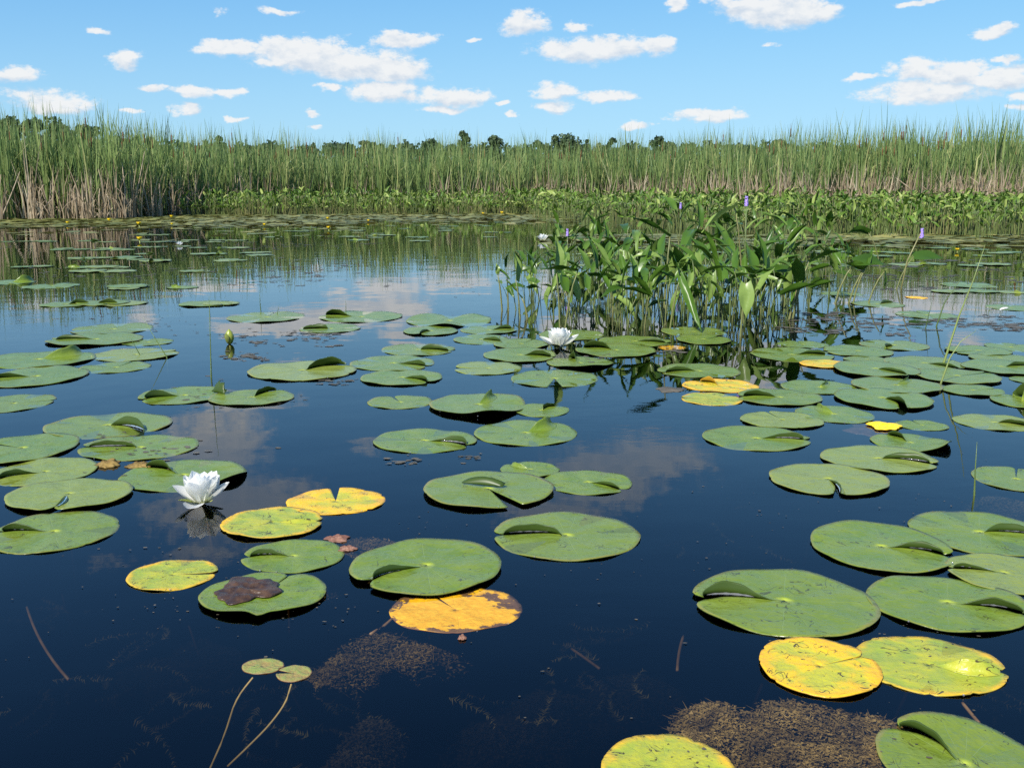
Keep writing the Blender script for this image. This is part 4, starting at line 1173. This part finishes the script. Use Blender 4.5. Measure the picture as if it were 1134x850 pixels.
# ------------------------------------------------------------------ single reeds and grasses
def reed(px0, py0, tops, w_, lab, tn=.6, cat='grass blade'):
    b = G(px0, py0); pts = [Vector((0, 0, -.15)), Vector((0, 0, 0))]
    for (tx, ty) in tops:
        d = ray(tx, ty); d = d * (b.y / d.y); pts.append(Vector((d.x - b.x, 0, CAM_H + d.z)))
    n = len(pts); tv, tf = tube(pts, [w_ * (1 - .85 * max(0, i - 1) / (n - 2)) for i in range(n)], 6)
    o = link_mesh('grass_blade', tv, tf, M_reed, tint=np.full(len(tv), tn)); o.location = b
    tag(o, lab, cat, 'single reeds and grass blades in the water')
reed(234, 418, [(233, 380), (231.5, 328)], .0028, 'tall straight green stem rising from the crumpled-corner pad at left', .25)
reed(185, 396, [(172, 375), (158, 351)], .0022, 'thin green stem leaning left across the yellow-rimmed pad', .5)
reed(155, 393, [(149, 382), (143, 372)], .002, 'short thin stem on the yellow-rimmed pad, left of the leaning one', .1)
reed(289, 346, [(288, 335), (287.5, 321)], .003, 'short reddish stem behind the back-row pad at left', .0)
reed(307, 348, [(308, 343), (309, 337)], .002, 'very short stem right of the reddish stem at left', .0)
reed(383, 346, [(383, 340), (383, 331)], .0025, 'short dark stem behind the long-flap pad', .0)
reed(1045, 402, [(1062, 350), (1078, 310), (1091, 271)], .0042, 'tallest pale green grass blade at right, leaning right', .9)
reed(1042, 424, [(1052, 396), (1064, 378), (1081, 366)], .0032, 'shorter yellow-green grass blade curving right in front of the tallest', 1.0)
reed(1037, 361, [(1046, 335), (1058, 318), (1074, 293)], .0036, 'brownish reed leaning right behind the grass blades', .1)
reed(1025, 363, [(1029, 347), (1033, 329)], .0026, 'thin dark stem left of the brownish reed', .0)
reed(1079, 548, [(1080, 520), (1082, 489)], .0022, 'thin green reed beside the streaked pad at right edge', .25)
reed(917, 345, [(918, 330), (920, 317)], .0025, 'thin reddish stem left of the bent pickerelweed', .0)
reed(89, 333, [(90, 322), (90, 312)], .0024, 'short far stem on blue water at left', .1)
reed(232, 345, [(232, 339), (231.6, 330)], .0022, 'faint far stem behind the tall straight one', .3)

# ------------------------------------------------------------------ dead leaves, litter, weed mats
def crumple(w_, d_, h_, seed, n=26, ridges=5):
    rg = random.Random(seed); V, F = [], []; p = [rg.uniform(0, 6.28) for _ in range(6)]
    for j in range(n + 1):
        for i in range(n + 1):
            u, v = i / n * 2 - 1, j / n * 2 - 1
            rr = math.sqrt(u * u + v * v); m = max(abs(u), abs(v)) / rr if rr > 1e-6 else 1
            u, v = u * m, v * m; t = math.atan2(v, u); R0 = 1 + .12 * math.sin(3 * t + p[0]) + .10 * math.sin(5 * t + p[1]) + .05 * math.sin(11 * t + p[2])
            q = min(1, math.hypot(u, v)); z = h_ * (1 - q ** 3) * (.55 + .25 * math.sin(ridges * v * 2.6 + u * 2.5 + p[3]) + .2 * math.sin(7 * u + 4 * v + p[4]) + .12 * math.sin(17 * u + p[5]) * math.sin(13 * v))
            V.append((u * w_ / 2 * R0, v * d_ / 2 * R0, z))
    for j in range(n):
        for i in range(n):
            a_ = j * (n + 1) + i; F.append((a_, a_ + 1, a_ + n + 2, a_ + n + 1))
    return thicken(V, F, np.zeros((len(V), 2)), .0012)
def debris(name, px, py, w_px, h_px, hz, mat, lab, cat, z=.001, seed=1):
    c = G(px, py, max(z, 0)); wd = G(px + w_px / 2, py, z).x - G(px - w_px / 2, py, z).x; dp = G(px, py - h_px / 2, z).y - G(px, py + h_px / 2, z).y
    v, f, uv, fm = crumple(wd, min(dp, wd * 1.4), hz, seed); o = link_mesh(name, v, f, mat, fmat=None); o.location = (c.x, c.y, z)
    tag(o, lab, cat)
debris('dead_leaf', 274, 652, 68, 28, .0065, M_deadleaf, 'crumpled dark brown dead leaf lying on the heart-shaped pad', 'dead leaf', .006, 3)
debris('dead_leaf', 979, 471, 34, 9, .006, M_yellowfl, 'curled orange dead leaf beside the small green pad in right raft', 'dead leaf', .004, 4)
debris('dead_leaf', 966, 475, 54, 14, .003, M_deadleaf, 'dark soaked leaf under the orange dead leaf', 'dead leaf', -.003, 5)
debris('dead_leaf', 374, 596, 26, 8, .006, M_debris_red, 'reddish leaf scrap floating right of the golden-sided pad', 'dead leaf', .001, 6)
debris('dead_leaf', 385, 607, 20, 6, .005, M_debris_red, 'second reddish leaf scrap, below and right of the first', 'dead leaf', .001, 7)
debris('dead_leaf', 742, 431, 30, 6, .003, M_scum, 'thin grey-brown soaked leaf left of the yellow pad', 'dead leaf', .001, 8)
debris('dead_leaf', 512, 706, 9, 5, .006, M_debris_red, 'tiny pink-red scrap just below the rotting orange pad', 'dead leaf', .001, 9)
debris('weed_lump', 120, 514, 26, 8, .012, M_algae, 'brown lump of weed between three pads at left', 'weed lump', .001, 10)
debris('weed_lump', 154, 515, 26, 7, .008, M_algae, 'flatter brown weed lump right of the first at left', 'weed lump', .001, 11)

def mat_of_weed(lab, blobs, ztop, zlow, mat, seed, n=70, name='weed_mat', rough=.010):
    pts = [G(x, y, ztop) for (x, y, rx, ry) in blobs]
    rad = [(G(x + rx, y, ztop).x - G(x, y, ztop).x, (G(x, y - ry, ztop).y - G(x, y + ry, ztop).y) / 2) for (x, y, rx, ry) in blobs]
    x0 = min(p.x - r[0] for p, r in zip(pts, rad)); x1 = max(p.x + r[0] for p, r in zip(pts, rad)); y0 = min(p.y - r[1] for p, r in zip(pts, rad)); y1 = max(p.y + r[1] for p, r in zip(pts, rad))
    # loose floc: thousands of flecks and short threads, thick in the middle and thinning out at the rim
    from mathutils import noise as mn
    rg = random.Random(seed); V, F = [], []
    area = sum(r[0] * r[1] for r in rad) * 3.1; target = int(min(60000, area * 300000)); tries_ = 0
    while len(F) < target and tries_ < target * 4:
        tries_ += 1
        j = rg.randrange(len(pts)); t = rg.uniform(0, 6.28); q = rg.random() ** .62 * 1.12
        x = pts[j].x + rad[j][0] * q * math.cos(t); y = pts[j].y + rad[j][1] * q * math.sin(t)
        lump = mn.fractal(Vector((x * 16, y * 16, seed)), .7, 2.1, 5)
        if q + .35 * lump > 1.0 or rg.random() > 1.25 + lump - q * .8: continue
        z = ztop - (ztop - zlow) * min(1, (q * .55) ** 2.2 + .16 * (1 - lump) * rg.random() + .12 * rg.random() ** 2)
        if rg.random() < .88:
            s = rg.uniform(.0012, .0036); u = Vector((rg.gauss(0, 1), rg.gauss(0, 1), rg.gauss(0, .35))).normalized(); v_ = Vector((rg.gauss(0, 1), rg.gauss(0, 1), rg.gauss(0, .35))).normalized()
            tri = [(x + u.x * s, y + u.y * s, z + u.z * s), (x + v_.x * s, y + v_.y * s, z + v_.z * s), (x - (u.x + v_.x) * s * .6, y - (u.y + v_.y) * s * .6, z)]
        else:
            a_ = rg.uniform(0, 6.28); L = rg.uniform(.006, .02); w_ = .0007
            tri = [(x - math.sin(a_) * w_, y + math.cos(a_) * w_, z), (x + math.sin(a_) * w_, y - math.cos(a_) * w_, z), (x + math.cos(a_) * L, y + math.sin(a_) * L, z + rg.uniform(-.25, .2) * L)]
        tri = [(p[0], p[1], min(p[2], -.0008)) for p in tri]
        n0 = len(V); V += tri; F.append((n0, n0 + 1, n0 + 2))
    c = np.mean(np.array(V), 0); o = link_mesh(name, np.array(V) - c, F, mat, smooth=False); o.location = c
    tag(o, lab, 'weed mat')
mat_of_weed('large brown mat of weed breaking the surface at the lower right', [(800, 785, 60, 26), (880, 785, 90, 30), (960, 795, 55, 22), (830, 815, 90, 32), (900, 835, 100, 34), (980, 820, 40, 26), (770, 815, 40, 22)], -.004, -.085, M_algae, 3, 240)
mat_of_weed('brown weed mat below and left of the rotting orange pad', [(425, 705, 60, 18), (460, 715, 50, 14), (390, 725, 40, 16), (490, 705, 30, 9), (360, 740, 30, 10)], -.035, -.12, M_algae, 5, 130)
mat_of_weed('dim brown weed mat right of the dark creased pad', [(405, 598, 48, 16), (385, 612, 36, 16), (350, 630, 30, 14)], -.025, -.12, M_algae, 7, 110)
mat_of_weed('sunken weed cloud at the bottom left of centre', [(410, 800, 40, 26), (390, 830, 44, 22)], -.085, -.22, M_algae_deep, 9, 60)
mat_of_weed('faint sunken weed cloud in the dark water below the yellow-green pad', [(180, 730, 70, 22), (230, 710, 60, 22)], -.14, -.3, M_algae_deep, 11, 60)
mat_of_weed('faint sunken weed bank in the middle of the lower edge', [(700, 750, 70, 26), (610, 770, 70, 30), (560, 800, 80, 30)], -.13, -.3, M_algae_deep, 13, 60)
mat_of_weed('sunken brown weed at right edge below the streaked pad', [(1110, 550, 40, 10), (1134, 556, 40, 12)], -.02, -.12, M_algae_deep, 15, 50)
mat_of_weed('sunken weed cloud beside the big white flower on its right', [(290, 545, 40, 16), (255, 575, 36, 12)], -.06, -.2, M_algae_deep, 17, 50)
for (p0, p1, p2, z, lab) in [((30, 672), (42, 715), (76, 752), -.055, 'brown sunken stem in the dark water at lower left'), ((757, 704), (751, 720), (750, 742), -.05, 'short curved stem under water left of the golden pad'),
        ((633, 718), (648, 728), (664, 740), -.085, 'faint sunken stem at lower middle'), ((1066, 778), (1074, 788), (1084, 800), -.012, 'orange-brown stem under water above the corner pad'), ((445, 668), (442, 684), (410, 702), -.006, 'thin pale twig left of the rotting orange pad')]:
    a0, a1, a2 = G(*p0, z), G(*p1, z), G(*p2, z); pts = [a0 * (1 - t) ** 2 + a1 * 2 * t * (1 - t) + a2 * t * t for t in [i / 8 for i in range(9)]]
    tv, tf = tube([p - a0 for p in pts], [.0022] * 9, 6); o = link_mesh('sunken_stem', tv, tf, M_wetstem if z > -.1 else M_stalk); o.location = a0
    tag(o, lab, 'stem', 'sunken stems')
# feathery pondweed under the surface
V, F, n0 = [], [], 0
rg = random.Random(33)
for (cx, cy, sx_, sy_, n) in [(130, 740, 120, 60, 26), (330, 790, 120, 50, 22), (590, 770, 130, 60, 30), (430, 690, 60, 30, 12), (700, 690, 60, 40, 10), (270, 560, 50, 30, 8), (1090, 770, 40, 40, 8), (60, 660, 60, 40, 8), (760, 600, 90, 60, 10)]:
    for i in range(n):
        z0 = -rg.uniform(.09, .24); p = G(cx + rg.gauss(0, .5) * sx_, cy + rg.gauss(0, .5) * sy_, z0); a_ = rg.uniform(0, 6.28); L = rg.uniform(.06, .16); cv = rg.uniform(-2, 2)
        q = Vector((p.x, p.y, z0)); 
        for sgm in range(26):
            t = sgm / 26; aa = a_ + cv * t; q = q + Vector((math.cos(aa), math.sin(aa), rg.uniform(-.3, .15))) * L / 26
            for sd_ in (-1, 1):
                b_ = aa + sd_ * rg.uniform(.7, 1.2); l_ = .010 * (1 - .6 * t) * rg.uniform(.6, 1.2); e = q + Vector((math.cos(b_) * l_, math.sin(b_) * l_, rg.uniform(-.006, .006)))
                wv_ = Vector((-math.sin(b_), math.cos(b_), 0)) * .0011
                V += [tuple(q - wv_), tuple(q + wv_), tuple(e)]; F.append((n0, n0 + 1, n0 + 2)); n0 += 3
tag(link_mesh('sunken_pondweed', np.array(V), F, M_weed, smooth=False), 'feathery olive pondweed drifting under the dark water', 'pondweed', kind='stuff')
# floating flakes: scum and bits that no one could count
V, F, n0 = [], [], 0
rg = random.Random(21)
REG = [(265, 380, 366, 384, 120, .5), (245, 300, 388, 400, 70, .5), (340, 400, 418, 426, 60, .4), (880, 1134, 286, 300, 260, 1.2), (870, 1000, 345, 372, 260, .8), (900, 1134, 305, 322, 160, 1.0),
       (1000, 1134, 350, 366, 200, .8), (640, 760, 380, 400, 60, .5), (0, 420, 262, 312, 260, 1.0), (0, 280, 350, 390, 70, .4), (500, 740, 300, 372, 110, .5), (300, 360, 296, 312, 60, .8),
       (80, 320, 480, 530, 60, .3), (180, 330, 400, 470, 30, .3), (430, 560, 498, 514, 30, .35), (200, 420, 268, 276, 160, 1.0), (0, 1134, 400, 840, 260, .07), (150, 500, 560, 720, 60, .09), (690, 1134, 560, 840, 60, .08)]
for (x0, x1, y0, y1, n, s) in REG:
    cl = [(rg.uniform(x0, x1), rg.uniform(y0, y1)) for _ in range(max(3, n // 14))]
    for i in range(n):
        if rg.random() < .85:
            c = rg.choice(cl); px = rg.gauss(c[0], (x1 - x0) * .07); py = rg.gauss(c[1], (y1 - y0) * .07)
        else: px = rg.uniform(x0, x1); py = rg.uniform(y0, y1)
        p = G(px, py); r = rg.uniform(.008, .03) * s * (1.6 if rg.random() < .2 else 1); k_ = rg.randint(5, 8); t0 = rg.uniform(0, 6.28); el_ = rg.uniform(.35, 1); z = rg.uniform(.0006, .0024)
        for q in range(k_):
            t = t0 + 6.2832 * q / k_; rr = r * rg.uniform(.6, 1.2); V.append((p.x + rr * math.cos(t), p.y + rr * el_ * math.sin(t), z))
        F.append(tuple(range(n0, n0 + k_))); n0 += k_
tag(link_mesh('floating_scum', np.array(V), F, M_scum, smooth=False), 'brown-grey flakes of scum drifting between the pads', 'scum', kind='stuff')

# ------------------------------------------------------------------ render
bpy.context.view_layer.update()
scn.view_settings.view_transform = 'Standard'; scn.view_settings.look = 'None'
scn.view_settings.gamma = 1.0; scn.view_settings.exposure = 0.52; scn.view_settings.use_curve_mapping = False
c = scn.cycles
c.max_bounces = 10; c.transparent_max_bounces = 16; c.diffuse_bounces = 3; c.glossy_bounces = 4; c.transmission_bounces = 4; c.volume_bounces = 0
c.caustics_reflective = False; c.caustics_refractive = False; c.use_denoising = False
c.sample_clamp_indirect = 8
